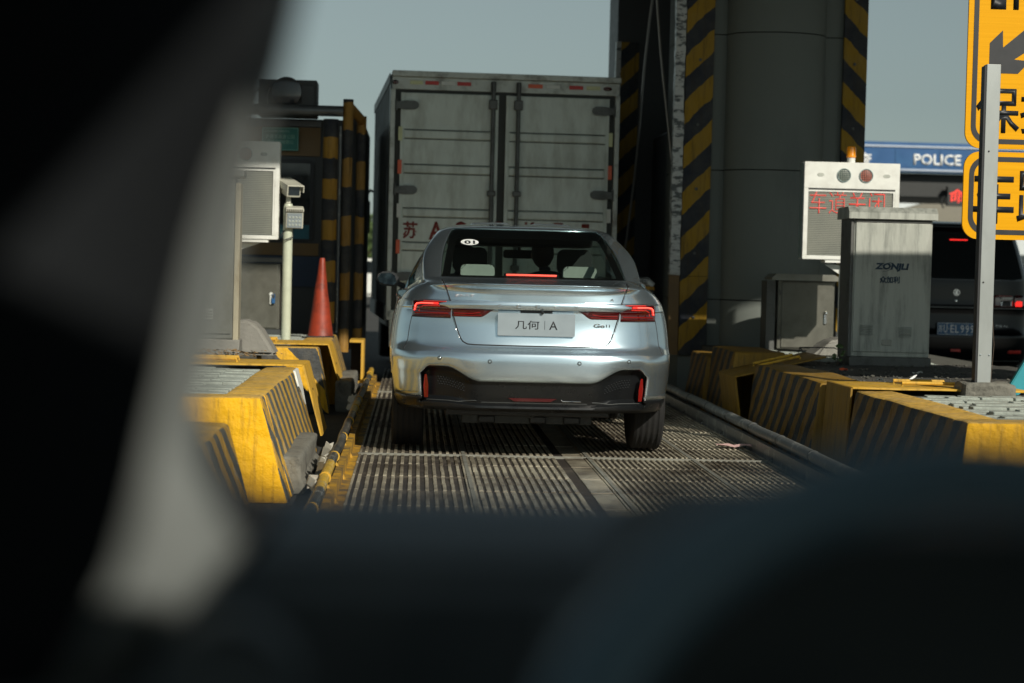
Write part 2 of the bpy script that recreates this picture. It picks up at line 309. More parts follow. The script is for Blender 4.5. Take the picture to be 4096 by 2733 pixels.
def rrect(x0, x1, z0, z1, r, seg=6):
    pts = []
    for cx, cz, a0 in ((x1-r, z1-r, 0), (x0+r, z1-r, 90), (x0+r, z0+r, 180), (x1-r, z0+r, 270)):
        for k in range(seg+1):
            a = rad(a0+90*k/seg); pts.append((cx+r*math.cos(a), cz+r*math.sin(a)))
    return pts
def obj(name, bm, m=None, parent=None, smooth=False, loc=None, recalc=True, mats=None, **props):
    if recalc: bmesh.ops.recalc_face_normals(bm, faces=bm.faces)
    me = bpy.data.meshes.new(name); bm.to_mesh(me); bm.free()
    for mm in (mats or [m]): me.materials.append(M[mm] if isinstance(mm, str) else mm)
    if smooth:
        me.polygons.foreach_set('use_smooth', [True]*len(me.polygons))
        try: me.set_sharp_from_angle(angle=rad(38))
        except Exception: pass
    o = bpy.data.objects.new(name, me); COL.objects.link(o)
    if parent is not None: o.parent = parent
    if loc is not None: o.location = loc
    for k, v in props.items(): o[k] = v
    return o
def thing(name, label, cat, loc=(0, 0, 0), rotz=0.0, group=None):
    o = bpy.data.objects.new(name, None); COL.objects.link(o); o.empty_display_size = 0.2
    o.location = loc; o.rotation_euler = (0, 0, rotz); o['label'] = label; o['category'] = cat
    if group: o['group'] = group
    return o
def tag(o, label, cat, group=None):
    o['label'] = label; o['category'] = cat
    if group: o['group'] = group
    return o
def inst(name, me, parent=None, loc=(0, 0, 0), rot=(0, 0, 0), scale=None):
    o = bpy.data.objects.new(name, me); COL.objects.link(o); o.parent = parent; o.location = loc; o.rotation_euler = rot
    if scale: o.scale = scale
    return o
def textmesh(name, s, m, parent, x0, x1, z0, z1, y, off=0.0, depth=0.004, shear=0.0, rotz=0.0, surf=None, clip=None):
    """upright lettering in the xz plane facing -y, fitted to the box x0..x1, z0..z1"""
    c = bpy.data.curves.new(name, 'FONT'); c.body = s; c.offset = off; c.resolution_u = 2
    t = bpy.data.objects.new(name, c); COL.objects.link(t)
    dg = bpy.context.evaluated_depsgraph_get(); me = bpy.data.meshes.new_from_object(t.evaluated_get(dg))
    bpy.data.objects.remove(t)
    bm = bmesh.new(); bm.from_mesh(me); bpy.data.meshes.remove(me)
    xs = [v.co.x for v in bm.verts]; ys = [v.co.y for v in bm.verts]
    ax, bx, ay, by = min(xs), max(xs), min(ys), max(ys)
    for v in bm.verts:
        u = (v.co.x-ax)/(bx-ax); w = (v.co.y-ay)/(by-ay)
        X = x0+(x1-x0)*u+shear*w*(z1-z0); Z = z0+(z1-z0)*w
        v.co = (X, y, Z)
    if clip is not None:
        for co_, no_ in clip: bmesh.ops.bisect_plane(bm, geom=bm.verts[:]+bm.edges[:]+bm.faces[:], plane_co=co_, plane_no=no_, clear_outer=True)
    g = bmesh.ops.extrude_face_region(bm, geom=bm.faces[:])
    nv = [e for e in g['geom'] if isinstance(e, bmesh.types.BMVert)]
    for v in nv: v.co.y -= depth
    if surf:
        for v in bm.verts: v.co.y = surf(v.co.x, v.co.z)+(v.co.y-y)
    return obj(name, bm, m, parent)
def wobble(bm, amp, scale=3.0, axes=(1, 1, 1), seed=0.0):
    from mathutils import noise as N
    for v in bm.verts:
        p = v.co*scale+Vector((seed, seed*1.7, 0)); n = N.noise_vector(p)
        v.co += Vector((n.x*axes[0], n.y*axes[1], n.z*axes[2]))*amp
def cuts(bm, n):
    bmesh.ops.subdivide_edges(bm, edges=bm.edges[:], cuts=n, use_grid_fill=True)

# ================================================================ SETTING
bm = nb(); box(bm, -500, 500, -300, 900, -0.6, -0.05); obj('ground', bm, 'asphalt', kind='structure')

# ---- canopy over the plaza (above the picture; it shades the column and the lorry)
cv = thing('plaza_canopy', 'flat toll plaza canopy carried by the big round-fronted column', 'canopy', (1.0, 21.2, 0))
bm = nb(); box(bm, -24, 26, -7.7, 8.0, 5.6, 6.4, 0.05); obj('roof', bm, 'canopy', cv)
bm = nb(); box(bm, -24.1, 26.1, -7.85, -7.72, 5.55, 6.7, 0.02); obj('fascia', bm, 'blue_panel', cv)

# ---- weighing platform of ribbed steel plates
plat = obj('weighing_platform', (lambda b: (box(b, -0.345, 2.285, 6.0, 24.0, -0.049, -0.022), b)[1])(nb()), 'plate_base', kind='structure')
def plate_meshes(w, pitch, rw, L, part=1.0):
    b = nb(); box(b, -w/2+0.004, w/2-0.004, -L/2+0.004, L/2-0.004, -0.018, -0.001, 0.003)
    me = bpy.data.meshes.new('plate'); b.to_mesh(me); b.free(); me.materials.append(M['plate_base'])
    b = nb(); n = int((w-0.03)/pitch); 
    for i in range(int(n*part)):
        x = -(n-1)*pitch/2+i*pitch
        for a, c in ((-L/2+0.016, -0.006), (0.006, L/2-0.016)):
            j = random.uniform(-0.0015, 0.0015)
            prism(b, [(x-rw/2+j, 0), (x-rw/2+0.002+j, 0.007), (x+rw/2-0.002+j, 0.007), (x+rw/2+j, 0)], a, c, 'Y')
    if part < 1: box(b, -w/2+w*part, w/2-0.016, -L/2+0.012, L/2-0.012, -0.001, 0.005, 0.003)
    for s in (-1, 1): box(b, s*w/2-0.008*(1+s)+0.002 if s > 0 else -w/2+0.002, s*w/2-0.002 if s > 0 else -w/2+0.014, -L/2+0.005, L/2-0.005, 0, 0.009)
    bmesh.ops.recalc_face_normals(b, faces=b.faces)
    rb = bpy.data.meshes.new('tread_ribs'); b.to_mesh(rb); b.free(); rb.materials.append(M['plate_rib'])
    return me, rb
for (x0, x1, pitch, rw, pt) in ((-0.335, 0.315, 0.047, 0.021, 1), (0.335, 1.10, 0.043, 0.027, 0.82), (1.125, 1.77, 0.036, 0.018, 1), (1.79, 2.27, 0.036, 0.018, 1)):
    me, rb = plate_meshes(x1-x0, pitch, rw, 0.70, pt)
    for i in range(24):
        y = 6.95+0.716*i
        p = inst('plate', me, plat, ((x0+x1)/2, y, random.uniform(-0.002, 0.001)), (random.uniform(-0.002, 0.002), 0, random.uniform(-0.002, 0.002)))
        r = inst('tread_ribs', rb, p, (0, 0, -0.001)); r['kind'] = 'stuff'
bm = nb()
for y in (12.915, 19.35): box(bm, -0.34, 2.28, y-0.012, y+0.012, -0.01, 0.013)
for x in (0.325, 1.1125, 1.78): box(bm, x-0.011, x+0.011, 6.2, 23.6, -0.01, 0.012)
obj('seam_bar', bm, 'plate_edge', plat)

# ---- lane edge rails
def guard(name, label, x, side, mt, r, z, y0, y1):
    t = thing(name, label, 'guard rail', (x, y0, 0))
    pts = []; y = y0
    while y < y1: pts.append((random.uniform(-0.006, 0.006), y-y0, z+random.uniform(-0.004, 0.004))); y += 0.55
    b = nb(); tube(b, pts, r, 12); obj('pipe', b, mt, t, True)
    n = 0; y = y0+0.4
    while y < y1-0.2:
        b = nb(); tube(b, [(0, 0, 0), (0, 0.016 if side < 0 else 0.035, 0)], r+0.004, 12); o = obj('clamp', b, 'yellow_steel' if side < 0 else 'steel_dark', t, True, loc=(0, y-y0, z))
        b = nb(); prism(b, [(0.0, z), (0.012, z), (-side*0.085, 0.0), (-side*0.065, 0.0)], -0.012, 0.012, 'Y'); obj('bracket', b, 'yellow_steel' if side < 0 else 'steel_dark', t, loc=(0, y-y0+0.017, -0.03))
        y += random.choice((0.95, 1.15, 1.3)) if side < 0 else 1.08
    b = nb(); box(b, 0.012 if side < 0 else -0.05, 0.05 if side < 0 else -0.012, 0, y1-y0, -0.049, z*0.62); cuts(b, 1); wobble(b, 0.006, 4)
    obj('web_plate', b, 'grimy_yellow' if side < 0 else 'rail_grey', t)
    return t
gl = guard('pipe_guard_rail', 'low pipe rail in chipped black and yellow paint with torn wrap, beside the yellow blocks', -0.43, -1, 'rail_paint', 0.027, 0.13, 7.2, 21.0)
b = nb(); box(b, 0.05, 0.10, 0, 13.8, -0.049, 0.004); obj('foot_flange', b, 'grimy_yellow', gl)
gr_ = guard('pipe_guard_rail', 'low grey pipe rail with dark collars in the shade, beside the big column', 2.36, 1, 'rail_grey', 0.036, 0.13, 7.2, 21.0)
for k in range(16):       # torn wrapping hanging off the pipe on its outer side
    b = nb()
    y = random.choice((2.4, 2.9, 3.3, 3.9, 4.6, 8.4, 9.0, 9.3))+random.uniform(-0.2, 0.2); L = random.uniform(0.08, 0.32)
    p = [(-0.035, y, 0.14), (-0.06-random.random()*0.03, y+L*0.3, 0.17-random.random()*0.06), (-0.075, y+L*0.7, 0.10+random.random()*0.05), (-0.04, y+L, 0.135)]
    q = [Vector(v)+Vector((-0.012, 0, -0.03-random.random()*0.03)) for v in p]
    vs = [b.verts.new(v) for v in p]; ws = [b.verts.new(v) for v in q]
    for i in range(3): b.faces.new((vs[i], vs[i+1], ws[i+1], ws[i]))
    o = obj('torn_wrap', b, 'torn', gl); sm = o.modifiers.new('t', 'SOLIDIFY'); sm.thickness = 0.004

# ---- islands
def island(name, x0, x1, y0, y1, zt):
    b = nb(); box(b, x0, x1, y0, y1, -0.05, zt); o = obj(name, b, 'mortar', kind='structure'); return o
isl1 = island('island', -3.4, -0.99, 10.86, 14.42, 0.468)
isl2 = island('island_far', -3.4, -0.99, 17.1, 21.6, 0.468)
isl3 = island('island_right', 2.9, 4.95, 10.1, 21.5, 0.468)
b = nb(); box(b, -0.095, 0.095, -0.047, 0.047, -0.03, 0.0, 0.006)
pav = bpy.data.meshes.new('paver'); b.to_mesh(pav); b.free(); pav.materials.append(M['paver'])
def pave(par, x0, x1, y0, y1, ztop, skip=0.04, lim=300):
    n = 0; j = 0; y = y0+0.05
    while y < y1-0.04:
        x = x0+0.1+(0.1 if j % 2 else 0)
        while x < x1-0.09 and n < lim:
            if random.random() > skip:
                inst('paver', pav, par, (x, y, ztop+random.uniform(-0.012, 0.006)), (random.uniform(-0.03, 0.03), random.uniform(-0.02, 0.02), random.uniform(-0.03, 0.03))); n += 1
            x += 0.2
        y += 0.1; j += 1
pave(isl1, -2.1, -1.0, 10.88, 13.66, 0.495)
pave(isl2, -2.3, -1.0, 18.3, 20.4, 0.495)
pave(isl2, -2.1, -1.2, 17.2, 17.42, 0.495)
pave(isl3, 2.95, 3.95, 10.15, 12.2, 0.495, lim=120)
pave(isl3, 2.95, 4.35, 16.75, 18.9, 0.495, lim=180)
b = nb(); box(b, 2.95, 4.9, 13.1, 16.7, 0.469, 0.490); cuts(b, 24); wobble(b, 0.012, 9, (0, 0, 1)); o = obj('gravel_fill', b, 'gravel_bed', isl3, True); o['kind'] = 'stuff'
b = nb()
for k in range(420):
    x, y = random.uniform(2.75, 4.5), random.uniform(13.0, 16.6); r = random.choice((0.006, 0.008, 0.010, 0.016))*random.uniform(0.6, 1.2)
    vs = bmesh.ops.create_icosphere(b, subdivisions=1, radius=r, matrix=Matrix.Translation((x, y, 0.498)) @ Matrix.Diagonal((1, random.uniform(0.6, 1.3), 0.6, 1)))['verts']
o = obj('stones', b, 'mortar', isl3); o['kind'] = 'stuff'

# ---- concrete barriers
def barrier(label, xl, side, y0, y1, w, zt=0.5, slope=0.14, front=None, group='yellow and black concrete island blocks', z0=-0.05, lane_mat='block_stripes_l', top='yellow_top', amp=0.010, seed=0.0, end='yellow_block'):
    """xl: top edge on the lane side; side +1 when the lane lies towards +x"""
    b = nb(); cx = xl-side*w/2
    vs = box(b, -w/2, w/2, 0, y1-y0, z0, zt, 0.018)
    cuts(b, 4)
    for v in b.verts:
        if v.co.x*side > w/2-0.03: v.co.x += side*slope*(zt-v.co.z)/zt
    wobble(b, amp, 5.0, seed=seed+y0)
    bmesh.ops.recalc_face_normals(b, faces=b.faces)
    for f in b.faces:
        n = f.normal
        f.material_index = 1 if n.z > 0.6 else (2 if n.x*side > 0.6 else 0)
    o = obj('concrete_barrier', b, None, None, True, mats=[end, top, lane_mat], recalc=False)
    o.location = (cx, y0, 0); tag(o, label, 'barrier', group); return o
barrier('nearest striped block, its side banded black and yellow, low beside the pillar', -0.79, 1, 6.9, 8.87, 0.6, seed=1)
barrier('bright yellow end block with a cracked front face across the first island', -0.785, 1, 10.6, 10.84, 2.6, seed=2, lane_mat='block_stripes_l')
barrier('long striped block with a chipped white patch on its far top corner', -0.78, 1, 10.85, 13.70, 0.215, seed=3)
barrier('end block with diagonal black bands on its front face behind the first island', -0.80, 1, 17.0, 17.34, 2.5, seed=4, end='block_stripes_f', slope=0.10, top='yellow_top')
barrier('striped yellow block on whose top the orange traffic cone stands', -0.765, 1, 18.25, 20.3, 0.26, seed=5)
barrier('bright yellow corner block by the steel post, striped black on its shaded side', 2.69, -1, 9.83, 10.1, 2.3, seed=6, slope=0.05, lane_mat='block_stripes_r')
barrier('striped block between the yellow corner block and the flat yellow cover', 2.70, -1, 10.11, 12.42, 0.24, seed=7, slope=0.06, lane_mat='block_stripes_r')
barrier('shaded striped block with an orange scrape below the weathered grey cabinet', 2.64, -1, 13.22, 15.75, 0.34, seed=8, slope=0.06, end='shade_toned_steel', top='shade_toned_steel', lane_mat='block_stripes_r', zt=0.505, amp=0.014)
barrier('raised striped block behind the tilted yellow cover', 2.62, -1, 16.7, 17.9, 0.42, seed=9, slope=0.06, end='shade_toned_steel', top='shade_toned_steel', lane_mat='block_stripes_r', zt=0.56)
barrier('farthest striped block in deep shade at the foot of the big column', 2.58, -1, 17.95, 19.0, 0.35, seed=10, slope=0.06, end='shade_toned_steel', top='shade_toned_steel', lane_mat='block_stripes_r', zt=0.47)
# the chipped patch: bare white plaster showing, a scab a few mm proud of the corner
b = nb(); box(b, -0.012, 0.004, -0.36, 0.0, 0.27, 0.497, 0.003); cuts(b, 5)
for v in b.verts:
    k = 1-abs((v.co.y+0.18)/0.18); v.co.z = 0.5-(0.5-v.co.z)*(0.45+0.55*max(0, k)); v.co.x += (0.5-v.co.z)*0.285
wobble(b, 0.012, 14, (0.1, 1, 1)); tag(obj('plaster_patch', b, 'display_white', loc=(-0.772, 13.66, 0)), 'bare white plaster patch on the corner of the long striped block', 'plaster')

def toe(label, x0, x1, y0, y1, h, seed):
    b = nb(); box(b, x0, x1, 0, y1-y0, -0.05, h, 0.015); cuts(b, 6)
    for v in b.verts:
        if v.co.z > 0.02 and v.co.x > (x0+x1)/2: v.co.x -= 0.02
    wobble(b, 0.010, 12, seed=seed); o = obj('kerb_stone', b, 'kerb_old', None, True, loc=(0, y0, 0)); tag(o, label, 'kerb'); return o
toe('broken grey kerb stone with crumbled edges at the foot of the long striped block', -0.73, -0.57, 11.0, 12.6, 0.16, 3)
toe('smoother grey kerb stone at the foot of the block under the cone', -0.66, -0.50, 17.3, 19.1, 0.21, 8)
b = nb(); box(b, -0.56, -0.45, 11.3, 12.6, -0.05, -0.01, 0.005); cuts(b, 3); wobble(b, 0.02, 8, (1, 1, 0.3)); obj('gutter_rubble', b, 'kerb_old', kind='stuff')

# ---- bent steel covers over the cable gaps
def cover(label, xl, side, y0, y1, w, slope, tilt=0.0, drop=0.46, zt=0.505, hx=0.45):
    sm_ = 'shade_toned_steel' if side < 0 else 'yellow_steel'
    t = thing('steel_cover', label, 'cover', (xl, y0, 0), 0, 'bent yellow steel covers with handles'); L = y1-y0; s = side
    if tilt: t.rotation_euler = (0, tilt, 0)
    b = nb(); box(b, min(0, -s*w), max(0, -s*w), 0, L, zt, zt+0.012, 0.003); cuts(b, 3); wobble(b, 0.003, 4); obj('top_plate', b, 'shade_toned_steel' if tilt else 'yellow_steel', t, True)
    b = nb(); prism(b, [(0, zt+0.010), (s*0.012, zt+0.008), (s*(slope+0.012), zt-drop), (s*slope, zt-drop)], 0, L, 'Y'); obj('side_plate', b, sm_, t)
    for k in (0.30, 0.66):
        b = nb(); xa, xb = -s*(hx+0.02*k), -s*(hx+0.34)
        tube(b, [(xa, L*k, zt+0.012), (xa, L*k, zt+0.035), (xb, L*k, zt+0.035), (xb, L*k, zt+0.012)], 0.011, 8); obj('handle', b, 'yellow_steel', t, True)
    b = nb()
    for z in (0.33, 0.37):
        lathe(b, [(0.012, 0), (0.008, 0.006), (0.0, 0.007)], 8, (0, 0, 0), 'X'); 
    obj('bolt', b, 'ink', t, loc=(s*(slope*0.35+0.012), L*0.35, 0.34))
    return t
cover('yellow steel cover with two bar handles at the end of the first island', -0.745, 1, 13.72, 14.44, 1.5, 0.13)
cover('yellow steel cover with two bar handles in front of the orange cone', -0.735, 1, 17.42, 18.22, 1.55, 0.14)
cover('flat yellow steel cover beside the post on the island by the cabinets', 2.69, -1, 12.44, 13.18, 1.1, 0.03, hx=0.35)
cover('yellow steel cover tipped up at an angle between two striped blocks', 2.62, -1, 15.78, 16.64, 0.72, 0.05, tilt=-0.24, hx=0.22)
bpy.data.objects['steel_cover.003'].location.z = -0.10
fr = thing('cover_frame', 'open yellow steel frame standing past the block under the cone', 'frame', (-0.64, 20.25, 0))
b = nb()
for a, c, d, e in ((0, 0.14, 0.43, 0.455), (0.115, 0.14, 0.05, 0.43), (0, 0.14, 0.03, 0.05)): box(b, a, c, 0, 0.5, d, e)
obj('edge_frame', b, 'yellow_steel', fr)
b = nb(); box(b, 0.01, 0.115, 0.2, 0.22, 0.05, 0.43); obj('back_plate', b, 'black_gap', fr)

# ================================================================ RIGHT: column, pillar, booth, cables
col = thing('canopy_column', 'massive grey round-fronted concrete column between two striped boards', 'column', (3.58, 21.1, -0.08))
col.scale = (1.062, 1.062, 1.062)
zs = [0.03, 0.955, 2.185, 3.47, 5.28]
for a, c in zip(zs, zs[1:]):
    b = nb(); poly = [(-0.86, 0.9), (-0.86, -0.42), (-0.50, -0.42)]
    for k in range(19):
        th = rad(180+180*k/18); poly.append((0.47*math.cos(th), -0.42+0.34*math.sin(th)))
    poly += [(0.50, -0.42), (0.86, -0.42), (0.86, 0.9)]
    prism(b, poly, a+0.005, c-0.005, 'Z'); obj('column_section', b, 'column', col, True)
b = nb(); box(b, -0.84, 0.84, -0.40, 0.88, 0.035, 5.27); obj('core', b, 'black_gap', col)
for nm, x0, x1, mt in (('board', -0.865, -0.60, 'board_l'), ('board', 0.64, 0.865, 'board_r')):
    b = nb(); box(b, -(x1-x0)/2, (x1-x0)/2, -0.02, 0.0, 0, 1.36); me = None
    for a, c in ((0.42, 1.17), (1.172, 4.6), (4.602, 5.27)):
        bb = nb(); box(bb, x0, x1, -0.475, -0.43, a, c, 0.004); o = obj('striped_board', bb, mt, col)
    b.free()
    for k in range(7):
        bb = nb(); lathe(bb, [(0.016, -0.478), (0.012, -0.486), (0, -0.488)], 8, ((x0+x1)/2+random.uniform(-0.01, 0.01), 0, 0.78+k*0.61), 'Y'); obj('bolt', bb, 'steel_dark', col)
b = nb(); box(b, -0.965, -0.87, -0.47, -0.35, 1.18, 5.27); bmesh.ops.subdivide_edges(b, edges=[e for e in b.edges if abs(e.verts[0].co.z-e.verts[1].co.z) > 1], cuts=70)
wobble(b, 0.012, 9); obj('foil_wrap', b, 'foil', col)
b = nb(); box(b, -0.965, -0.87, -0.46, -0.35, 0.42, 1.178); obj('side_board', b, 'booth_brown', col)

p2 = thing('canopy_pillar', 'dark narrow pillar with a dim striped board just behind the lorry', 'pillar', (2.9, 24.6, 0))
b = nb(); box(b, -0.6, 0.5, -0.5, 0.6, -0.05, 5.59, 0.02); obj('shaft', b, 'booth', p2)
b = nb(); box(b, -0.56, -0.35, -0.56, -0.51, 0.4, 3.88); obj('striped_board', b, 'board_l', p2)
b = nb(); box(b, -0.62, -0.562, -0.56, -0.45, 0.4, 3.88); cuts(b, 5); wobble(b, 0.006, 6); obj('foil_wrap', b, 'foil', p2)
bt = thing('toll_booth', 'dark toll booth with a narrow window, tucked behind the big column', 'booth', (3.55, 22.4, 0))
b = nb(); box(b, -0.86, 0.8, -0.6, 1.2, 0.0, 2.74, 0.03); obj('wall', b, 'booth', bt)
b = nb(); box(b, -0.88, -0.80, -0.64, -0.56, 0.0, 2.70, 0.02); obj('corner_post', b, 'booth_grey', bt)
b = nb(); prism(b, rrect(-0.76, -0.50, 1.25, 2.3, 0.05), -0.63, -0.605, 'Y'); w = obj('window', b, 'black_plastic', bt)
b = nb(); box(b, -0.73, -0.53, -0.637, -0.632, 1.79, 2.27); obj('pane', b, 'dark_glass', w)
b = nb(); box(b, -0.73, -0.53, -0.637, -0.632, 1.28, 1.76); obj('pane', b, 'dark_glass', w)
def cable(lab, top, bot):
    b = nb(); tube(b, [Vector(top).lerp(Vector(bot), k/12)+Vector((0.012*math.sin(k), 0, 0)) for k in range(13)], 0.013, 8)
    tag(obj('stay_cable', b, 'cable', None, True), lab, 'cable', 'steel stay cables beside the column')
cable('pale stay cable slanting down behind the car towards the lorry side', (2.636, 22.5, 5.6), (2.227, 22.5, 0.6))
cable('bluish stay cable slanting down towards the foil edge of the column', (2.322, 21.7, 5.6), (2.855, 21.7, 0.6))
gp = thing('banded_post', 'short black and yellow guard post with a shiny cap behind the car mirror', 'post', (2.33, 20.6, 0))
b = nb(); tube(b, [(0, 0, -0.05), (0, 0, 1.05)], 0.075, 16); obj('post', b, 'pole_a', gp, True)
b = nb(); tube(b, [(-0.26, 0, 1.09), (0.0, 0, 1.10), (0.05, 0, 1.05)], 0.045, 12); obj('cap', b, 'foil', gp, True)

# ---- LED lane display (right)
def display(t, x0, x1, z0, z1, depth, text=None, lamps=None, hexes=()):
    b = nb(); box(b, x0, x1, 0.012, depth, z0, z1, 0.012); obj('housing', b, 'display_white', t)
    b = nb(); box(b, x0-0.006, x0-0.001, 0.03, depth-0.01, z0+0.01, z1-0.01); obj('side_cover', b, 'display_side', t)
    sz1 = z1-0.235
    b = nb()
    for a in ((x0, x1, z1-0.235, z1), (x0, x1, z0, z0+0.035), (x0, x0+0.04, z0+0.035, z1-0.235), (x1-0.04, x1, z0+0.035, z1-0.235)):
        box(b, a[0], a[1], -0.012, 0.011, a[2], a[3], 0.003)
    obj('front_frame', b, 'display_white', t)
    b = nb(); box(b, x0+0.04, x1-0.04, -0.013, -0.008, sz1-0.012, sz1-0.003); obj('shadow_joint', b, 'ink', t)
    b = nb(); box(b, x0+0.045, x1-0.045, -0.002, 0.01, z0+0.04, sz1-0.014); s = obj('screen', b, 'led_screen', t)
    b = nb()
    for a in ((x0+0.041, x1-0.041, sz1-0.03, sz1-0.015), (x1-0.056, x1-0.041, z0+0.036, sz1-0.03)): box(b, a[0], a[1], -0.014, -0.003, a[2], a[3])
    obj('bezel', b, 'display_white', t)
    for lx, kind in lamps or ():
        b = nb(); lathe(b, [(0.062, -0.013), (0.062, -0.022), (0.056, -0.022), (0.056, -0.014)], 32, (0, 0, 0), 'Y'); l = obj('signal_lamp', b, 'display_side', t, True, loc=(lx, 0, z1-0.115))
        b = nb(); lathe(b, [(0.056, -0.0145), (0.03, -0.019), (0, -0.021)], 32, (0, 0, 0), 'Y'); obj('lens', b, kind, l, True)
    for hx in hexes:
        b = nb(); h, w_ = 0.016, 0.034
        prism(b, [(hx-w_, z1-0.115), (hx-w_*0.6, z1-0.115+h), (hx+w_*0.6, z1-0.115+h), (hx+w_, z1-0.115), (hx+w_*0.6, z1-0.115-h), (hx-w_*0.6, z1-0.115-h)], -0.0135, -0.0122, 'Y'); obj('speaker_grille', b, 'cabinet_grey', t)
    return sz1
dr = thing('lane_display', 'white lane signal box with amber beacon and red LED characters', 'display', (3.87, 18.2, 0))
display(dr, -0.43, 0.43, 1.345, 2.215, 0.17, lamps=((-0.075, 'dots_green'), (0.125, 'dots_red')), hexes=(-0.285, 0.31))
textmesh('led_lettering', '车道关闭', 'led_dots_text', dr, -0.375, 0.30, 1.755, 1.955, -0.0035, -0.014, 0.004)
b = nb(); box(b, 0.13, 0.25, -0.0135, -0.0125, 1.352, 1.375); obj('label', b, 'cabinet_grey', dr)
b = nb(); lathe(b, [(0.036, 2.2152), (0.036, 2.262)], 20, (0, 0.06, 0)); obj('beacon_base', b, 'display_white', dr, True)
b = nb(); lathe(b, [(0.042, 2.2625), (0.044, 2.275), (0.040, 2.285), (0.040, 2.345), (0.034, 2.362), (0.0, 2.366)], 24, (0, 0.06, 0)); obj('beacon', b, 'amber', dr, True)
b = nb(); tube(b, [(-0.02, 0.1, 0.47), (-0.02, 0.1, 1.30)], 0.052, 20); obj('pole', b, 'display_white', dr, True)
b = nb(); box(b, -0.22, 0.30, 0.0, 0.19, 1.318, 1.343); obj('shelf', b, 'display_white', dr)
b = nb(); prism(b, [(-0.20, 1.30), (-0.075, 1.22), (-0.075, 1.30)], 0.09, 0.11, 'Y'); obj('gusset', b, 'display_white', dr)
b = nb(); prism(b, [(-0.22, 0.492), (-0.075, 0.64), (-0.075, 0.492)], 0.09, 0.105, 'Y'); obj('foot_gusset', b, 'display_white', dr)

# ---- stainless box
def steel_box(t, w, d, z0, z1, handle_mat, flip=1):
    b = nb(); box(b, -w/2, w/2, 0.0, d, z0, z1, 0.006); obj('housing', b, 'stainless_dull', t)
    b = nb(); box(b, -w/2+0.035, w/2-0.02, -0.012, -0.001, z0+0.012, z1-0.01, 0.005); dr_ = obj('door', b, 'stainless_dull', t)
    b = nb(); box(b, w/2-0.095*flip, w/2-0.07*flip, -0.028, -0.013, (z0+z1)/2-0.08, (z0+z1)/2+0.01, 0.005); lathe(b, [(0.02, -0.013), (0.016, -0.024), (0, -0.026)], 14, (w/2-0.083*flip, 0, (z0+z1)/2+0.02), 'Y'); obj('handle', b, handle_mat, dr_)
    for z in (z0+0.11, z1-0.11):
        b = nb(); box(b, -w/2+0.012, -w/2+0.033, -0.014, -0.002, z-0.02, z+0.02, 0.003); obj('hinge', b, 'steel_dark', t)
sb = thing('steel_cabinet', 'low stainless cabinet with a chrome latch standing in front of the big column', 'cabinet', (3.70, 19.3, -0.02))
sb.scale = (1.037, 1.037, 1.037)
M['stainless_dull'] = mat('dull_stainless', (0.17, 0.17, 0.145), 0.35, 0.5, dirt=(0.10, 0.10, 0.08), dirt_scale=3)
steel_box(sb, 0.52, 0.30, 0.50, 1.125, 'chrome')
b = nb(); prism(b, [(-0.33, 1.127), (-0.33, 1.15), (-0.29, 1.185), (0.24, 1.185), (0.31, 1.15), (0.31, 1.127)], -0.07, 0.34, 'Y'); obj('lid', b, 'stainless', sb)
b = nb(); box(b, -0.36, -0.28, 0.02, 0.32, 0.48, 1.12); obj('side_flange', b, 'steel_dark', sb)

# ---- hump block, wire hoop, weed
b = nb(); prism(b, [(-0.36, 0.475), (-0.20, 0.60), (-0.12, 0.655), (0.35, 0.66), (0.42, 0.475)], 0, 0.45, 'Y'); bmesh.ops.bevel(b, geom=b.edges[:], offset=0.03, segments=3, affect='EDGES'); wobble(b, 0.006, 6)
tag(obj('concrete_plinth', b, 'concrete', None, True, loc=(3.80, 17.75, 0)), 'smooth grey concrete hump under the white display pole', 'plinth')
b = nb(); tube(b, [(0, 0, 0.49), (0.03, 0, 0.60), (0.10, 0.02, 0.60), (0.32, 0.02, 0.60), (0.36, 0.02, 0.585), (0.365, 0.02, 0.49)], 0.005, 6); tube(b, [(0.03, 0, 0.60), (0.09, -0.05, 0.49)], 0.005, 6)
tag(obj('wire_hoop', b, 'ink', None, True, loc=(3.17, 16.9, 0)), 'bent black wire hoop sticking out of the lit pavers', 'wire')
wd = thing('weed', 'small dark-leaved weed growing at the foot of the weathered grey cabinet', 'plant', (3.34, 16.05, 0.48))
for k in range(9):
    a = random.uniform(0, 2*PI); h = random.uniform(0.05, 0.17); L = random.uniform(0.02, 0.06)
    b = nb(); tube(b, [(0, 0, 0), (L*math.cos(a)*0.5, L*math.sin(a)*0.5, h*0.6), (L*math.cos(a), L*math.sin(a), h)], 0.002, 5); obj('stem', b, 'bark', wd)
    b = nb(); s = random.uniform(0.018, 0.03); c = Vector((L*math.cos(a), L*math.sin(a), h))
    vs = [b.verts.new(c+Vector(p)*s) for p in ((-1, 0, 0), (0, -0.3, 0.7), (1, 0, 0.1), (0, -0.4, -0.8))]; b.faces.new(vs); obj('leaf', b, 'leaf', wd)

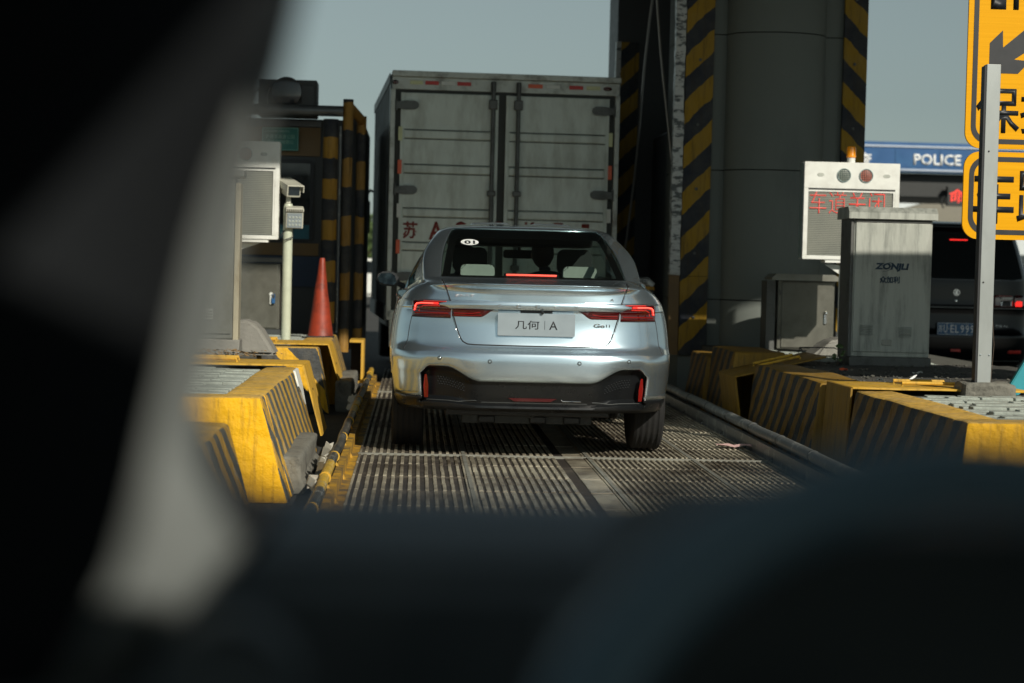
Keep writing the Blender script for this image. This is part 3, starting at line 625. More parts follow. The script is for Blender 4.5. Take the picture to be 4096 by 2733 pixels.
# ---- weathered cabinets
def vent(t, cx, cz, w, n, y):
    for i in range(n):
        b = nb(); z = cz-(i-(n-1)/2)*0.022
        prism(b, [(-0.001, z-0.004), (-0.014, z-0.007), (-0.001, z+0.009)], cx-w/2, cx+w/2, 'X'); o = obj('louvre', b, 'cabinet_grey', t); o.location.y = y
cz_ = thing('control_cabinet', 'tall weathered grey cabinet with a blue-black maker mark and streaked front', 'cabinet', (3.79, 16.2, 0), rad(-1.5))
b = nb(); box(b, -0.315, 0.315, 0.0, 0.42, 0.56, 1.655, 0.008); obj('housing', b, 'cabinet_grey', cz_)
b = nb(); box(b, -0.325, 0.33, -0.015, 0.43, 0.47, 0.56, 0.004); obj('plinth', b, 'steel_dark', cz_)
b = nb(); box(b, -0.34, -0.317, -0.01, 0.43, 0.56, 1.66, 0.004); obj('side_panel', b, 'steel_dark', cz_)
b = nb(); box(b, -0.30, 0.30, -0.012, -0.001, 0.60, 1.63, 0.004); cdoor = obj('door', b, 'cabinet_grey', cz_)
b = nb(); prism(b, [(-0.05, 1.66), (-0.05, 1.71), (0.0, 1.755), (0.44, 1.755), (0.48, 1.71), (0.48, 1.66)], -0.365, 0.345, 'X'); obj('lid', b, 'cabinet_grey', cz_)
b = nb(); box(b, -0.30, 0.30, -0.02, 0.0, 1.635, 1.658); obj('lid_shadow_rail', b, 'steel_dark', cz_)
textmesh('maker_mark', 'ZONJLI', mat('blue_black_print', (0.02, 0.05, 0.085), 0.5), cz_, -0.145, 0.12, 1.245, 1.312, -0.013, 0.05, 0.001, shear=0.18)
b = nb()
for k in range(40):
    a0, a1 = rad(200+k*8.2), rad(200+(k+1)*8.2)
    def ep(a, s): 
        x, z = 0.062*math.cos(a)*s, 0.030*math.sin(a)*s; ca, sa = math.cos(rad(24)), math.sin(rad(24)); return (-0.045+x*ca-z*sa, -0.0145, 1.279+x*sa+z*ca)
    wd_ = 0.16*math.sin(k/40*PI)
    b.faces.new([b.verts.new(ep(a0, 1)), b.verts.new(ep(a1, 1)), b.verts.new(ep(a1, 1-wd_-0.01)), b.verts.new(ep(a0, 1-wd_-0.01))])
obj('maker_ring', b, bpy.data.materials['blue_black_print'], cz_)
textmesh('maker_mark', '众加利', bpy.data.materials['blue_black_print'], cz_, -0.10, 0.06, 1.150, 1.208, -0.013, 0.032, 0.001)
vent(cz_, -0.195, 0.775, 0.10, 4, -0.012); vent(cz_, 0.115, 0.765, 0.10, 4, -0.012)
b = nb(); box(b, -0.07, 0.01, -0.018, -0.012, 0.655, 0.70, 0.003); obj('data_plate', b, 'stainless', cz_)
cl = thing('control_cabinet', 'tall pale steel cabinet partly hidden by the car pillar', 'cabinet', (-1.70, 15.8, 0), rad(2))
b = nb(); box(b, -0.33, 0.30, 0.0, 0.30, 0.60, 1.84, 0.008); obj('housing', b, 'stainless', cl)
b = nb(); box(b, 0.302, 0.345, -0.004, 0.30, 0.56, 1.80, 0.006); obj('side_panel', b, mat('dusty_beige_edge', (0.42, 0.38, 0.27), 0.7, dirt=(0.22, 0.16, 0.08), dirt_scale=6, stretch=(1, 1, 0.4)), cl)
b = nb(); box(b, -0.36, 0.37, -0.04, 0.34, 1.842, 1.90, 0.01); obj('lid', b, 'stainless', cl)
b = nb(); box(b, -0.31, 0.29, -0.012, -0.001, 0.64, 1.82, 0.004); obj('door', b, 'stainless', cl)
vent(cl, 0.09, 0.79, 0.12, 4, -0.012)
b = nb(); box(b, -0.36, 0.36, -0.03, 0.34, 0.46, 0.60, 0.01); cuts(b, 3); wobble(b, 0.008, 8); obj('plinth', b, 'concrete', cl)
b = nb()
for k in range(300):
    x, y = random.gauss(-1.50, 0.22), 15.70+random.uniform(-0.14, 0.05); z = 0.475+random.uniform(0, 0.05); a = random.uniform(0, PI); s = random.uniform(0.008, 0.022)
    vs = [b.verts.new((x+s*math.cos(a+t), y+s*math.sin(a+t)*0.6, z+s*u)) for t, u in ((0, 0), (1.3, 0.5), (2.7, 0.1))]; b.faces.new(vs)
obj('dry_leaves', b, 'dry_leaf', kind='stuff', recalc=False)
# island strip under the pale cabinet (between the two block groups)
b = nb(); box(b, -3.4, -1.25, 15.2, 16.9, -0.05, 0.462); cuts(b, 4); wobble(b, 0.01, 6); obj('island_middle', b, 'mortar', None, kind='structure')
b = nb(); prism(b, [(-0.30, 0.46), (-0.24, 0.68), (-0.16, 0.735), (0.02, 0.735), (0.10, 0.68), (0.24, 0.46)], 0, 0.4, 'Y'); bmesh.ops.bevel(b, geom=b.edges[:], offset=0.025, segments=3, affect='EDGES'); wobble(b, 0.006, 6)
tag(obj('concrete_plinth', b, 'concrete', None, True, loc=(-1.33, 16.3, 0)), 'sunlit grey concrete hump beside the pale steel cabinet', 'plinth')

# ---- stainless signpost stump and its footing
ps = thing('steel_post', 'square stainless post standing bare on a broken concrete footing in front of the yellow signs', 'post', (3.487, 12.4, 0), rad(-1.0))
b = nb(); box(b, -0.040, 0.046, 0.0, 0.085, 0.55, 2.51, 0.003); obj('shaft', b, 'post_steel', ps)
b = nb(); box(b, -0.052, -0.0405, 0.004, 0.085, 0.55, 2.50); obj('side_channel', b, 'ink', ps)
for x, z in ((-0.024, 0.735), (0.03, 0.735), (-0.02, 1.18), (-0.012, 1.98)):
    b = nb(); lathe(b, [(0.006, -0.0005), (0.005, -0.004), (0, -0.005)], 10, (x, 0, z), 'Y'); obj('rivet', b, 'ink' if z > 1 else 'chrome', ps)
b = nb(); tube(b, [(0.05, 0.02, 0.95), (0.058, 0.0, 0.8), (0.05, 0.0, 0.66), (0.045, 0.0, 0.56)], 0.002, 6); obj('wire', b, 'bark', ps)
b = nb(); box(b, -0.13, 0.20, -0.06, 0.20, 0.47, 0.563, 0.02); cuts(b, 5); wobble(b, 0.018, 9); obj('footing', b, 'kerb_old', ps, True)

# ---- yellow signs on their gantry pole
sg = thing('road_sign', 'tall yellow sign board with black arrow and large characters, lower plate beneath it', 'sign', (3.485, 13.0, 0.258))
sg.scale = (0.783, 1.0, 0.783)
def board(z0, z1, w, nm):
    b = nb(); prism(b, rrect(0, w, z0, z1, 0.13, 8), 0.0, 0.02, 'Y'); o = obj(nm, b, 'sign_yellow', sg)
    b = nb(); A = rrect(0.045, w-0.045, z0+0.04, z1-0.04, 0.14, 8); B = rrect(0.085, w-0.085, z0+0.08, z1-0.08, 0.11, 8)
    for y in (-0.0025,):
        va = [b.verts.new((u, y, v)) for u, v in A]; vb = [b.verts.new((u, y, v)) for u, v in B]
        for i in range(len(A)): b.faces.new((va[i], vb[i], vb[(i+1) % len(A)], va[(i+1) % len(A)]))
    obj('border_line', b, 'sign_ink', sg); return o
board(2.27, 4.15, 3.5, 'upper_board'); board(1.53, 2.245, 3.5, 'lower_board')
textmesh('lettering', 'ETC', 'sign_ink', sg, 0.18, 0.66, 3.40, 3.82, -0.001, 0.03, 0.003)
textmesh('lettering', '保持', 'sign_ink', sg, 0.085, 0.80, 2.40, 2.78, -0.001, 0.012, 0.003)
textmesh('lettering', '车距', 'sign_ink', sg, 0.085, 0.80, 1.66, 2.12, -0.001, 0.012, 0.003)
b = nb(); A = [(0.18, 2.97), (0.18, 3.155), (0.295, 3.24), (0.285, 3.10), (0.62, 3.40), (0.74, 3.28), (0.40, 3.00), (0.53, 2.99), (0.43, 2.885), (0.30, 2.885), (0.26, 2.90)]
A = [(0.18, 2.885), (0.18, 3.13), (0.285, 3.235), (0.29, 3.095), (0.60, 3.36), (0.72, 3.22), (0.385, 3.00), (0.52, 2.99), (0.42, 2.885)]
b.faces.new([b.verts.new((u, -0.002, v)) for u, v in A]); obj('arrow', b, 'sign_ink', sg)
b = nb(); tube(b, [(1.9, 0.14, -0.39), (1.9, 0.14, 4.2)], 0.09, 20); obj('pole', b, 'post_steel', sg, True)
for z in (1.8, 2.6, 3.4, 4.0):
    b = nb(); box(b, 0.3, 2.4, 0.021, 0.05, z-0.03, z+0.03); obj('stiffener', b, 'post_steel', sg)

tc = thing('traffic_cone', 'teal plastic cone-shaped marker just entering the picture beside the steel post', 'cone', (4.02, 12.75, 0.47))
b = nb(); prism(b, [(-0.30, 0.0), (0.02, 0.56), (0.08, 0.56), (0.40, 0.0), (0.30, 0.0), (0.07, 0.26), (-0.21, 0.0)], 0, 0.05, 'Y'); bmesh.ops.bevel(b, geom=b.edges[:], offset=0.006, segments=2, affect='EDGES'); obj('front_leg', b, 'cone_teal', tc)
b = nb(); prism(b, [(-0.16, 0.0), (0.05, 0.30), (0.30, 0.0)], 0.055, 0.2, 'Y'); obj('inner_panel', b, 'booth_navy' if 'booth_navy' in M else 'booth_blue', tc)

# ---- check station: blue fascia, wall and LED board behind
st = thing('check_station', 'blue-fronted inspection canopy lettered POLICE over a black soffit', 'building', (10, 45, 0))
b = nb(); box(b, -4.5, 14, 0.0, 0.25, 3.545, 4.21, 0.01); obj('fascia', b, 'blue_panel', st)
for k in range(18):
    b = nb(); box(b, -4.48+1.0*k, -3.50+1.0*k, -0.012, -0.002, 3.66, 4.06); obj('fascia_panel', b, 'blue_panel', st)
for z in (3.60, 4.115):
    b = nb(); box(b, -4.5, 14, -0.03, -0.001, z-0.02, z+0.02); obj('pale_line', b, 'blue_edge', st)
textmesh('lettering', 'POLICE', 'white_print', st, 0.93, 1.985, 3.715, 3.955, -0.013, 0.02, 0.02)
textmesh('lettering', '检查', 'white_print', st, -0.62, -0.01, 3.665, 3.955, -0.013, 0.02, 0.02)
b = nb(); box(b, -4.4, 13.9, 0.3, 4.5, 3.03, 3.54); obj('soffit', b, 'black_box', st)
b = nb(); box(b, 1.72, 3.2, 0.02, 0.2, 2.83, 3.26, 0.01); lb = obj('led_board', b, 'black_box', st)
textmesh('led_lettering', '命运', 'led_text', lb, 1.76, 2.50, 2.90, 3.20, 0.015, 0.0, 0.004)
b = nb(); tube(b, [(1.66, 0.1, 3.05), (1.60, 0.1, 2.9), (1.66, 0.1, 2.78)], 0.02, 8); obj('bracket', b, 'black_box', st)
for x in (-4.2, 13.5):
    b = nb(); box(b, x-0.2, x+0.2, 2, 2.4, -0.05, 3.03); obj('pier', b, 'concrete', st)
wb = thing('service_building', 'plain white low building with a grey-brown tiled porch behind the black van', 'building', (12, 52, 0))
b = nb(); box(b, -6, 12, 0, 8, -0.05, 3.62); obj('wall', b, 'white_wall', wb)
b = nb(); prism(b, [(-1.15, 2.52), (2.4, 3.6), (3.4, 3.6), (3.4, 2.52)], -0.9, -0.05, 'Y'); obj('porch_roof', b, 'roof_grey', wb)
b = nb(); box(b, 0.0, 12, -0.04, 0, 3.25, 3.28); obj('ledge', b, 'roof_grey', wb)
b = nb(); tube(b, [(-1.0, -0.4, 3.62), (-1.0, -0.4, 3.1), (-0.9, -0.4, 3.1)], 0.03, 8); obj('lamp_arm', b, 'ink', wb)

# ================================================================ LEFT island furniture
dl = thing('lane_display', 'white lane signal box on the first island with a blank grey screen', 'display', (-1.68, 18.6, 0))
display(dl, -0.43, 0.43, 1.405, 2.285, 0.17, lamps=((-0.09, 'dots_green'), (0.12, 'dots_red')), hexes=(0.285, -0.29))
b = nb(); tube(b, [(0, 0.1, 0.45), (0, 0.1, 1.40)], 0.052, 20); obj('pole', b, 'display_white', dl, True)
b = nb(); box(b, -0.3, 0.34, 0.0, 0.19, 1.378, 1.402); obj('shelf', b, 'display_white', dl)
b = nb(); prism(b, [(0.06, 1.37), (0.06, 1.30), (0.26, 1.37)], 0.09, 0.11, 'Y'); obj('gusset', b, 'display_white', dl)

cc = thing('camera_pole', 'slim cream pole carrying a boxy camera and a square floodlight', 'camera pole', (-1.165, 18.6, 0))
b = nb(); tube(b, [(0, 0, 0.47), (0, 0, 1.70)], 0.043, 20); lathe(b, [(0.043, 1.70), (0.035, 1.73), (0, 1.735)], 20); obj('pole', b, 'light_pole', cc, True)
cm = Matrix.Translation((0.02, 0.0, 1.86)) @ Matrix.Rotation(rad(20), 4, 'Z') @ Matrix.Rotation(rad(12), 4, 'X')
b = nb(); box(b, -0.065, 0.065, -0.10, 0.28, -0.055, 0.05, 0.012, cm); cb = obj('camera_body', b, 'cctv', cc)
b = nb(); box(b, -0.078, 0.078, -0.15, 0.30, 0.052, 0.062, 0.003, cm); box(b, -0.078, -0.070, -0.15, 0.30, 0.0, 0.052, 0, cm); box(b, 0.070, 0.078, -0.15, 0.30, 0.0, 0.052, 0, cm); obj('sun_hood', b, 'cctv', cc)
b = nb(); box(b, -0.052, 0.052, -0.105, -0.1015, -0.035, 0.042, 0, cm); obj('camera_window', b, 'dark_glass', cb)
b = nb(); box(b, -0.02, 0.02, -0.02, 0.04, 1.735, 1.80); obj('camera_bracket', b, 'cctv', cc)
fm = Matrix.Translation((0.06, -0.07, 1.60)) @ Matrix.Rotation(rad(8), 4, 'Z') @ Matrix.Rotation(rad(14), 4, 'X')
b = nb(); box(b, -0.078, 0.078, -0.03, 0.05, -0.09, 0.06, 0.008, fm); fl = obj('floodlight', b, 'cctv', cc)
b = nb(); box(b, -0.066, 0.066, -0.036, -0.031, -0.08, 0.052, 0, fm); obj('lamp_glass', b, 'plate_silver', fl)
b = nb()
for i in range(4):
    for j in range(3): lathe(b, [(0.011, -0.0365), (0.009, -0.0385), (0, -0.039)], 8, (-0.045+0.03*i, 0, -0.055+0.035*j), 'Y')
bmesh.ops.transform(b, matrix=fm, verts=b.verts); obj('led_array', b, 'headrest', fl)
b = nb(); box(b, -0.08, 0.08, -0.045, 0.055, 0.066, 0.10, 0.006, fm); obj('heat_sink', b, 'cctv', fl)
for i in range(9):
    b = nb(); box(b, -0.068+0.016*i, -0.06+0.016*i, -0.048, -0.0455, 0.072, 0.092, 0, fm); obj('fin_slot', b, 'ink', fl)
b = nb(); tube(b, [(-0.02, -0.02, 1.50), (-0.06, -0.06, 1.44), (-0.03, -0.08, 1.40), (0.05, -0.06, 1.43), (0.06, -0.03, 1.52)], 0.006, 8); obj('wire', b, 'ink', cc, True)

cn = thing('traffic_cone', 'scuffed orange traffic cone standing on the island edge in half shade', 'cone', (-0.895, 19.5, 0.495))
b = nb(); lathe(b, [(0.125, 0.02), (0.115, 0.05), (0.026, 0.745), (0.022, 0.755), (0.0, 0.755)], 28); cuts(b, 0)
bmesh.ops.subdivide_edges(b, edges=[e for e in b.edges if abs(e.verts[0].co.z-e.verts[1].co.z) > 0.3], cuts=14); wobble(b, 0.006, 6); obj('cone_shell', b, 'cone_orange', cn, True)
b = nb(); box(b, -0.13, 0.13, -0.13, 0.13, 0.0, 0.02, 0.006); obj('base', b, 'ink', cn)

sl = thing('steel_cabinet', 'shaded olive stainless cabinet with a blue padlock behind the camera pole', 'cabinet', (-1.62, 20.0, 0))
steel_box(sl, 0.60, 0.4, 0.55, 1.19, 'refl_white'); 
b = nb(); box(b, -0.33, 0.33, -0.02, 0.42, 1.20, 1.25, 0.01); obj('lid', b, 'booth_grey', sl)
b = nb(); box(b, 0.225, 0.26, -0.05, -0.03, 0.80, 0.85, 0.006); tube(b, [(0.23, -0.04, 0.85), (0.23, -0.04, 0.89), (0.255, -0.04, 0.89), (0.255, -0.04, 0.85)], 0.005, 8); obj('padlock', b, 'blue_panel', sl)
b = nb(); box(b, -0.31, 0.31, 0.0, 0.4, 0.47, 0.548); obj('foot', b, 'booth', sl)

bl = thing('toll_booth', 'dark toll booth with brown band and teal banner behind striped steel poles', 'booth', (-1.9, 22.8, 0))
b = nb(); box(b, -1.6, 1.32, -1.0, 1.6, 0.3, 2.72, 0.02); obj('wall', b, 'booth', bl)
b = nb(); box(b, -1.62, 0.86, -1.03, -1.002, 2.33, 2.63); obj('brown_band', b, 'booth_brown', bl)
b = nb(); box(b, -1.62, 0.86, -1.03, -1.002, 2.64, 2.70); obj('grey_band', b, 'booth_grey', bl)
b = nb(); prism(b, rrect(-1.2, 0.80, 1.43, 2.29, 0.07), -1.045, -1.003, 'Y'); w = obj('window', b, 'ink', bl)
b = nb(); box(b, -1.15, 0.28, -1.051, -1.047, 1.62, 2.25); obj('pane', b, 'dark_glass', w)
b = nb(); box(b, 0.31, 0.76, -1.051, -1.047, 1.62, 2.25); obj('pane', b, 'dark_glass', w)
b = nb(); box(b, -0.6, 0.76, -1.056, -1.047, 1.455, 1.60); obj('banner', b, 'booth_teal', bl)
textmesh('banner_lettering', '同创', 'sign_pale', bl, 0.42, 0.58, 1.49, 1.56, -1.057, 0.0, 0.003)
b = nb(); box(b, -1.62, 0.86, -1.03, -1.002, 1.28, 1.41); obj('brown_sill', b, 'booth_brown', bl)
b = nb(); box(b, -1.62, 1.30, -1.03, -1.002, 0.95, 1.27); obj('navy_panel', b, 'booth_blue', bl)
b = nb(); box(b, 1.20, 1.34, -1.04, -1.0, 0.3, 2.76); obj('corner_post', b, 'booth', bl)
gs = thing('green_sign', 'small green plate with two lines of pale characters on the booth front', 'sign', (-1.46, 21.68, 2.5))
b = nb(); prism(b, rrect(-0.195, 0.195, -0.125, 0.12, 0.012), 0.0, 0.02, 'Y'); obj('sign_plate', b, 'sign_green', gs)
b = nb()
A = rrect(-0.188, 0.188, -0.118, 0.113, 0.012); B = rrect(-0.183, 0.183, -0.113, 0.108, 0.01); va = [b.verts.new((u, -0.002, v)) for u, v in A]; vb = [b.verts.new((u, -0.002, v)) for u, v in B]
for i in range(len(A)): b.faces.new((va[i], vb[i], vb[(i+1) % len(A)], va[(i+1) % len(A)]))
obj('border_line', b, 'sign_pale', gs)
textmesh('lettering', '沪苏浙高速公路收费站', 'sign_pale', gs, -0.165, 0.10, 0.068, 0.092, -0.001, 0.0, 0.002)
textmesh('lettering', '沪苏浙高速公路', 'sign_pale', gs, -0.155, 0.155, 0.0, 0.045, -0.001, 0.01, 0.002)
textmesh('lettering', '苏沪主线收费站', 'sign_pale', gs, -0.135, 0.14, -0.055, -0.012, -0.001, 0.01, 0.002)

gf = thing('guard_frame', 'black and yellow banded steel pole frame guarding the left booth', 'frame', (-0.9, 21.0, 0))
b = nb(); tube(b, [(0, 0, 0.3), (0, 0, 2.67)], 0.077, 20); obj('pole', b, 'pole_a', gf, True)
b = nb(); tube(b, [(0.17, 0.05, 0.3), (0.17, 0.05, 2.88)], 0.053, 20); obj('pole', b, 'pole_b', gf, True)
b = nb(); tube(b, [(-2.2, 0.03, 2.755), (0.12, 0.03, 2.755)], 0.055, 16); obj('cross_bar', b, 'booth_grey', gf, True)
b = nb(); tube(b, [(0.17, 0.05, 2.82), (0.30, 0.55, 2.70)], 0.05, 12); obj('side_bar', b, 'pole_b', gf, True)
b = nb(); tube(b, [(0.295, 0.58, 0.3), (0.295, 0.58, 2.75)], 0.05, 16); obj('pole', b, 'pole_b', gf, True)
b = nb(); tube(b, [(0.098, 0.0, 0.5), (0.098, 0.0, 2.6)], 0.012, 8); obj('conduit', b, 'rail_grey', gf, True)
ac = thing('equipment_box', 'black equipment box with a round drum and drooping cable above the left booth', 'equipment', (-1.38, 21.4, 2.72))
b = nb(); box(b, -0.30, 0.31, 0.0, 0.4, 0.0, 0.375, 0.012); obj('housing', b, 'black_box', ac)
b = nb(); lathe(b, [(0.10, -0.13), (0.155, -0.12), (0.155, -0.01), (0.155, 0.0)], 28, (0.0, 0, 0.24), 'Y'); obj('drum', b, 'gloss_black', ac, True)
b = nb(); box(b, 0.15, 0.285, -0.02, -0.001, 0.05, 0.32, 0.004); obj('access_panel', b, 'booth', ac)
b = nb(); tube(b, [(-0.30, 0.0, 0.27), (-0.35, -0.02, 0.22), (-0.375, -0.03, 0.1), (-0.38, -0.03, -0.08)], 0.012, 8); obj('cable', b, 'ink', ac, True)
b = nb(); tube(b, [(-0.18, -0.05, 0.28), (-0.20, -0.10, 0.2), (-0.19, -0.08, 0.05)], 0.008, 8); obj('cable', b, 'rail_grey', ac, True)

# ================================================================ distant trees
def tree(label, x, y, h, r, seed, n=1500):
    t = thing('roadside_tree', label, 'tree', (x, y, -0.05), 0, 'trees beyond the plaza'); rd = random.Random(seed)
    b = nb(); tube(b, [(0, 0, 0), (0.1, 0, h*0.3), (0.05, 0.1, h*0.6)], 0.2, 10, radii=[0.2, 0.14, 0.07])
    for k in range(5):
        a = rd.uniform(0, 2*PI); tube(b, [(0.08, 0, h*0.35), (r*0.3*math.cos(a), r*0.3*math.sin(a), h*0.55), (r*0.6*math.cos(a), r*0.6*math.sin(a), h*0.75)], 0.06, 6, radii=[0.08, 0.05, 0.02])
    obj('trunk', b, 'bark', t, True)
    b = nb(); cl_ = [(rd.uniform(-r, r)*0.6, rd.uniform(-r, r)*0.6, h*rd.uniform(0.45, 0.95), r*rd.uniform(0.25, 0.5)) for _ in range(14)]
    for k in range(n):
        cx, cy, cz, cr = rd.choice(cl_); v = Vector((rd.gauss(0, 1), rd.gauss(0, 1), rd.gauss(0, 0.8))).normalized()*cr*rd.uniform(0.5, 1.05)
        c = Vector((cx, cy, cz))+v; s = rd.uniform(0.07, 0.17); q = Matrix.Rotation(rd.uniform(0, PI), 3, 'X') @ Matrix.Rotation(rd.uniform(0, PI), 3, 'Z')
        b.faces.new([b.verts.new(c+q @ Vector(p)*s) for p in ((-1, -.5, 0), (1, -.6, .2), (.8, .6, 0), (-.9, .5, -.2))])
    obj('crown', b, 'leaf', t, recalc=False)
tree('leafy green tree beyond the right edge of the black van', 17.3, 70, 3.6, 2.2, 3)
tree('green tree seen in the gap between the left booth and the lorry', -2.6, 95, 3.4, 2.4, 4)
tree('pale round tree behind the booth on the far side of the plaza', -9, 100, 5, 3, 5, 900)
tree('broad tree off past the white building', 25, 90, 5, 3.2, 6, 900)

# ================================================================ BOX LORRY
tk = thing('box_truck', 'dirty white box lorry seen from behind with two ribbed doors and red stencilled plate number', 'truck', (0.896, 21.5, 0), rad(3.3))
W2, ZT, ZB, LB = 1.205, 3.22, 0.70, 4.4
b = nb(); box(b, -W2, W2, 0.06, LB, ZB, ZT-0.03, 0.01)
obj('cargo_box', b, 'truck_side', tk)
b = nb()
for z0, z1 in ((0.62, 0.78), (3.10, 3.2)):
    box(b, -W2-0.012, -W2-0.001, 0.05, LB, z0, z1); box(b, W2+0.001, W2+0.012, 0.05, LB, z0, z1)
for k in range(9): box(b, -W2-0.010, -W2-0.001, 0.4+k*0.45, 0.44+k*0.45, 0.79, 3.09)
obj('side_rail', b, 'truck_side', tk)
b = nb(); box(b, -1.19, 1.21, -0.045, 0.2, 3.165, 3.225, 0.006); cuts(b, 2); wobble(b, 0.003, 4); obj('roof_rail', b, 'truck_frame', tk)
b = nb(); box(b, -1.19, 1.20, 0.0, 0.058, 3.035, 3.164, 0.004); obj('header', b, 'truck_frame', tk)
for s in (-1, 1):
    b = nb(); box(b, min(s*1.205, s*1.155), max(s*1.205, s*1.155), -0.03, 0.058, 0.66, 3.034, 0.006); obj('corner_post', b, 'truck_frame', tk)
b = nb(); box(b, -1.154, 1.154, 0.02, 0.055, 0.74, 3.034); obj('door_seal', b, 'truck_dark', tk)
ribs = [(2.525, 2.615), (2.165, 2.255), (1.71, 1.80), (1.36, 1.445), (1.02, 1.10)]
zedge = [3.00]+[v for p in ribs for v in (p[1], p[0])]+[0.78]
doors = []
for s, x0, x1 in ((-1, -1.095, -0.075), (1, 0.005, 1.095)):
    b = nb(); box(b, x0, x1, -0.005, 0.019, 0.78, 3.0, 0.003); d = obj('door', b, 'truck_panel', tk); doors.append(d)
    for i in range(0, len(zedge)-1, 2):
        b = nb(); box(b, x0+0.035, x1-0.035, -0.012, -0.0055, zedge[i+1]+0.008, zedge[i]-0.008, 0.003); obj('panel', b, 'truck_panel', d)
    for z0, z1 in ribs:
        b = nb(); prism(b, [(-0.006, z0), (-0.026, z0+0.012), (-0.026, z1-0.012), (-0.006, z1)], x0+0.045, x1-0.045, 'X'); obj('rib', b, 'truck_panel', d)
        b = nb(); box(b, x0+0.04, x1-0.04, -0.0135, -0.0062, z0-0.007, z0); box(b, x0+0.04, x1-0.04, -0.0135, -0.0062, z1, z1+0.007); obj('rib_seam', b, 'truck_dark', d)
    for xe in (x0+0.014, x1-0.014):
        b = nb(); box(b, xe-0.014, xe+0.014, -0.014, -0.0052, 0.78, 3.0); obj('edge_trim', b, 'truck_panel', d)
    xr = -0.135 if s < 0 else 0.13
    b = nb(); tube(b, [(xr, -0.05, 0.70), (xr, -0.05, 3.13)], 0.022, 10); obj('lock_rod', b, 'steel_dark', d, True)
    for z in (2.90, 1.975, 1.2):
        b = nb(); box(b, xr-0.045, xr+0.045, -0.075, -0.012, z-(0.05 if z > 2.5 else 0.028), z+(0.05 if z > 2.5 else 0.028), 0.01); obj('rod_bracket', b, 'steel_dark', d)
    b = nb(); box(b, xr-0.025, xr+0.025, -0.07, -0.01, 3.03, 3.14, 0.01); obj('rod_cam', b, 'black_box', d)
    for z in (2.87, 1.99, 1.09):
        b = nb(); P = [(0.0, -0.035), (0.10, -0.05), (0.20, -0.045), (0.235, -0.02), (0.235, 0.02), (0.20, 0.045), (0.10, 0.045), (0.0, 0.03)]
        xo = x0-0.05 if s < 0 else x1+0.05
        prism(b, [(xo-s*0+(-s)*u, z+v) if s > 0 else (xo+u, z+v) for u, v in P], -0.045, -0.027, 'Y'); bmesh.ops.bevel(b, geom=b.edges[:], offset=0.006, segments=2, affect='EDGES')
        tube(b, [(xo-0.0, -0.035, z-0.06), (xo-0.0, -0.035, z+0.06)], 0.014, 8); obj('hinge', b, 'steel_dark', d)
    xe = -1.118 if s < 0 else 1.095
    for z0, mt in ((2.50, 'refl_yellow'), (2.155, 'refl_orange'), (1.70, 'refl_white'), (1.325, 'refl_orange')):
        b = nb(); box(b, xe, xe+0.042, -0.022, -0.0145, z0, z0+0.145, 0.003); obj('reflector', b, mt, d)
fx = lambda zx: (zx/1.808-115)/382-0.308-0.896
for a, c, mt in ((345, 438, 'refl_yellow'), (455, 552, 'refl_red'), (570, 668, 'refl_white'), (685, 785, 'refl_red'), (1200, 1305, 'refl_orange'), (1330, 1430, 'refl_white'), (1498, 1600, 'refl_red'), (1625, 1725, 'refl_yellow')):
    b = nb(); box(b, fx(a), fx(c), -0.008, -0.001, 3.088, 3.128, 0.002); obj('marker_strip', b, mt, tk)
for a, c in ((205, 275), (1730, 1828)):
    b = nb(); lathe(b, [(0.022, -0.002), (0.022, -0.015), (0.016, -0.024), (0, -0.027)], 20, (0, 0, 0), 'Y'); bmesh.ops.scale(b, vec=(2.1 if a > 1000 else 1.5, 1, 1), verts=b.verts); obj('marker_lamp', b, 'red_lens', tk, True, loc=((fx(a)+fx(c))/2, 0, 3.105))
for ch, a, c, z0, z1, dx in (('苏', 185, 332, 1.485, 1.665, 0), ('A', 440, 585, 1.48, 1.67, 0), ('9', 698, 820, 1.48, 1.68, 0), ('5', 1088, 1165, 1.49, 1.685, 0), ('K', 1390, 1505, 1.50, 1.69, 0), ('7', 1680, 1777, 1.505, 1.69, 0), ('1', 1960, 2036, 1.50, 1.685, 0)):
    x0 = (1550+a/2.474-1565)/382-0.308-0.896; x1 = (1550+c/2.474-1565)/382-0.308-0.896
    tx = textmesh('plate_character', ch, 'red_stencil', doors[0] if x1 < -0.03 else doors[1], x0, x1, z0-0.003, z1-0.003, -0.0145, 0.022, 0.002)
b = nb(); box(b, -1.2, 1.2, -0.03, 0.06, 0.63, 0.735, 0.006); obj('rear_sill', b, 'truck_frame', tk)
b = nb(); box(b, -1.1, 1.1, 0.1, LB-0.2, 0.50, 0.62); obj('chassis', b, 'black_box', tk)
b = nb(); box(b, -1.05, 1.05, -0.02, 0.05, 0.38, 0.48, 0.01); obj('underrun_bar', b, 'truck_frame', tk)
b = nb(); box(b, -1.17, -1.10, -0.02, 0.04, 0.35, 0.64, 0.006); box(b, -1.10, -0.85, -0.02, 0.04, 0.35, 0.40); obj('step_frame', b, 'truck_frame', tk)
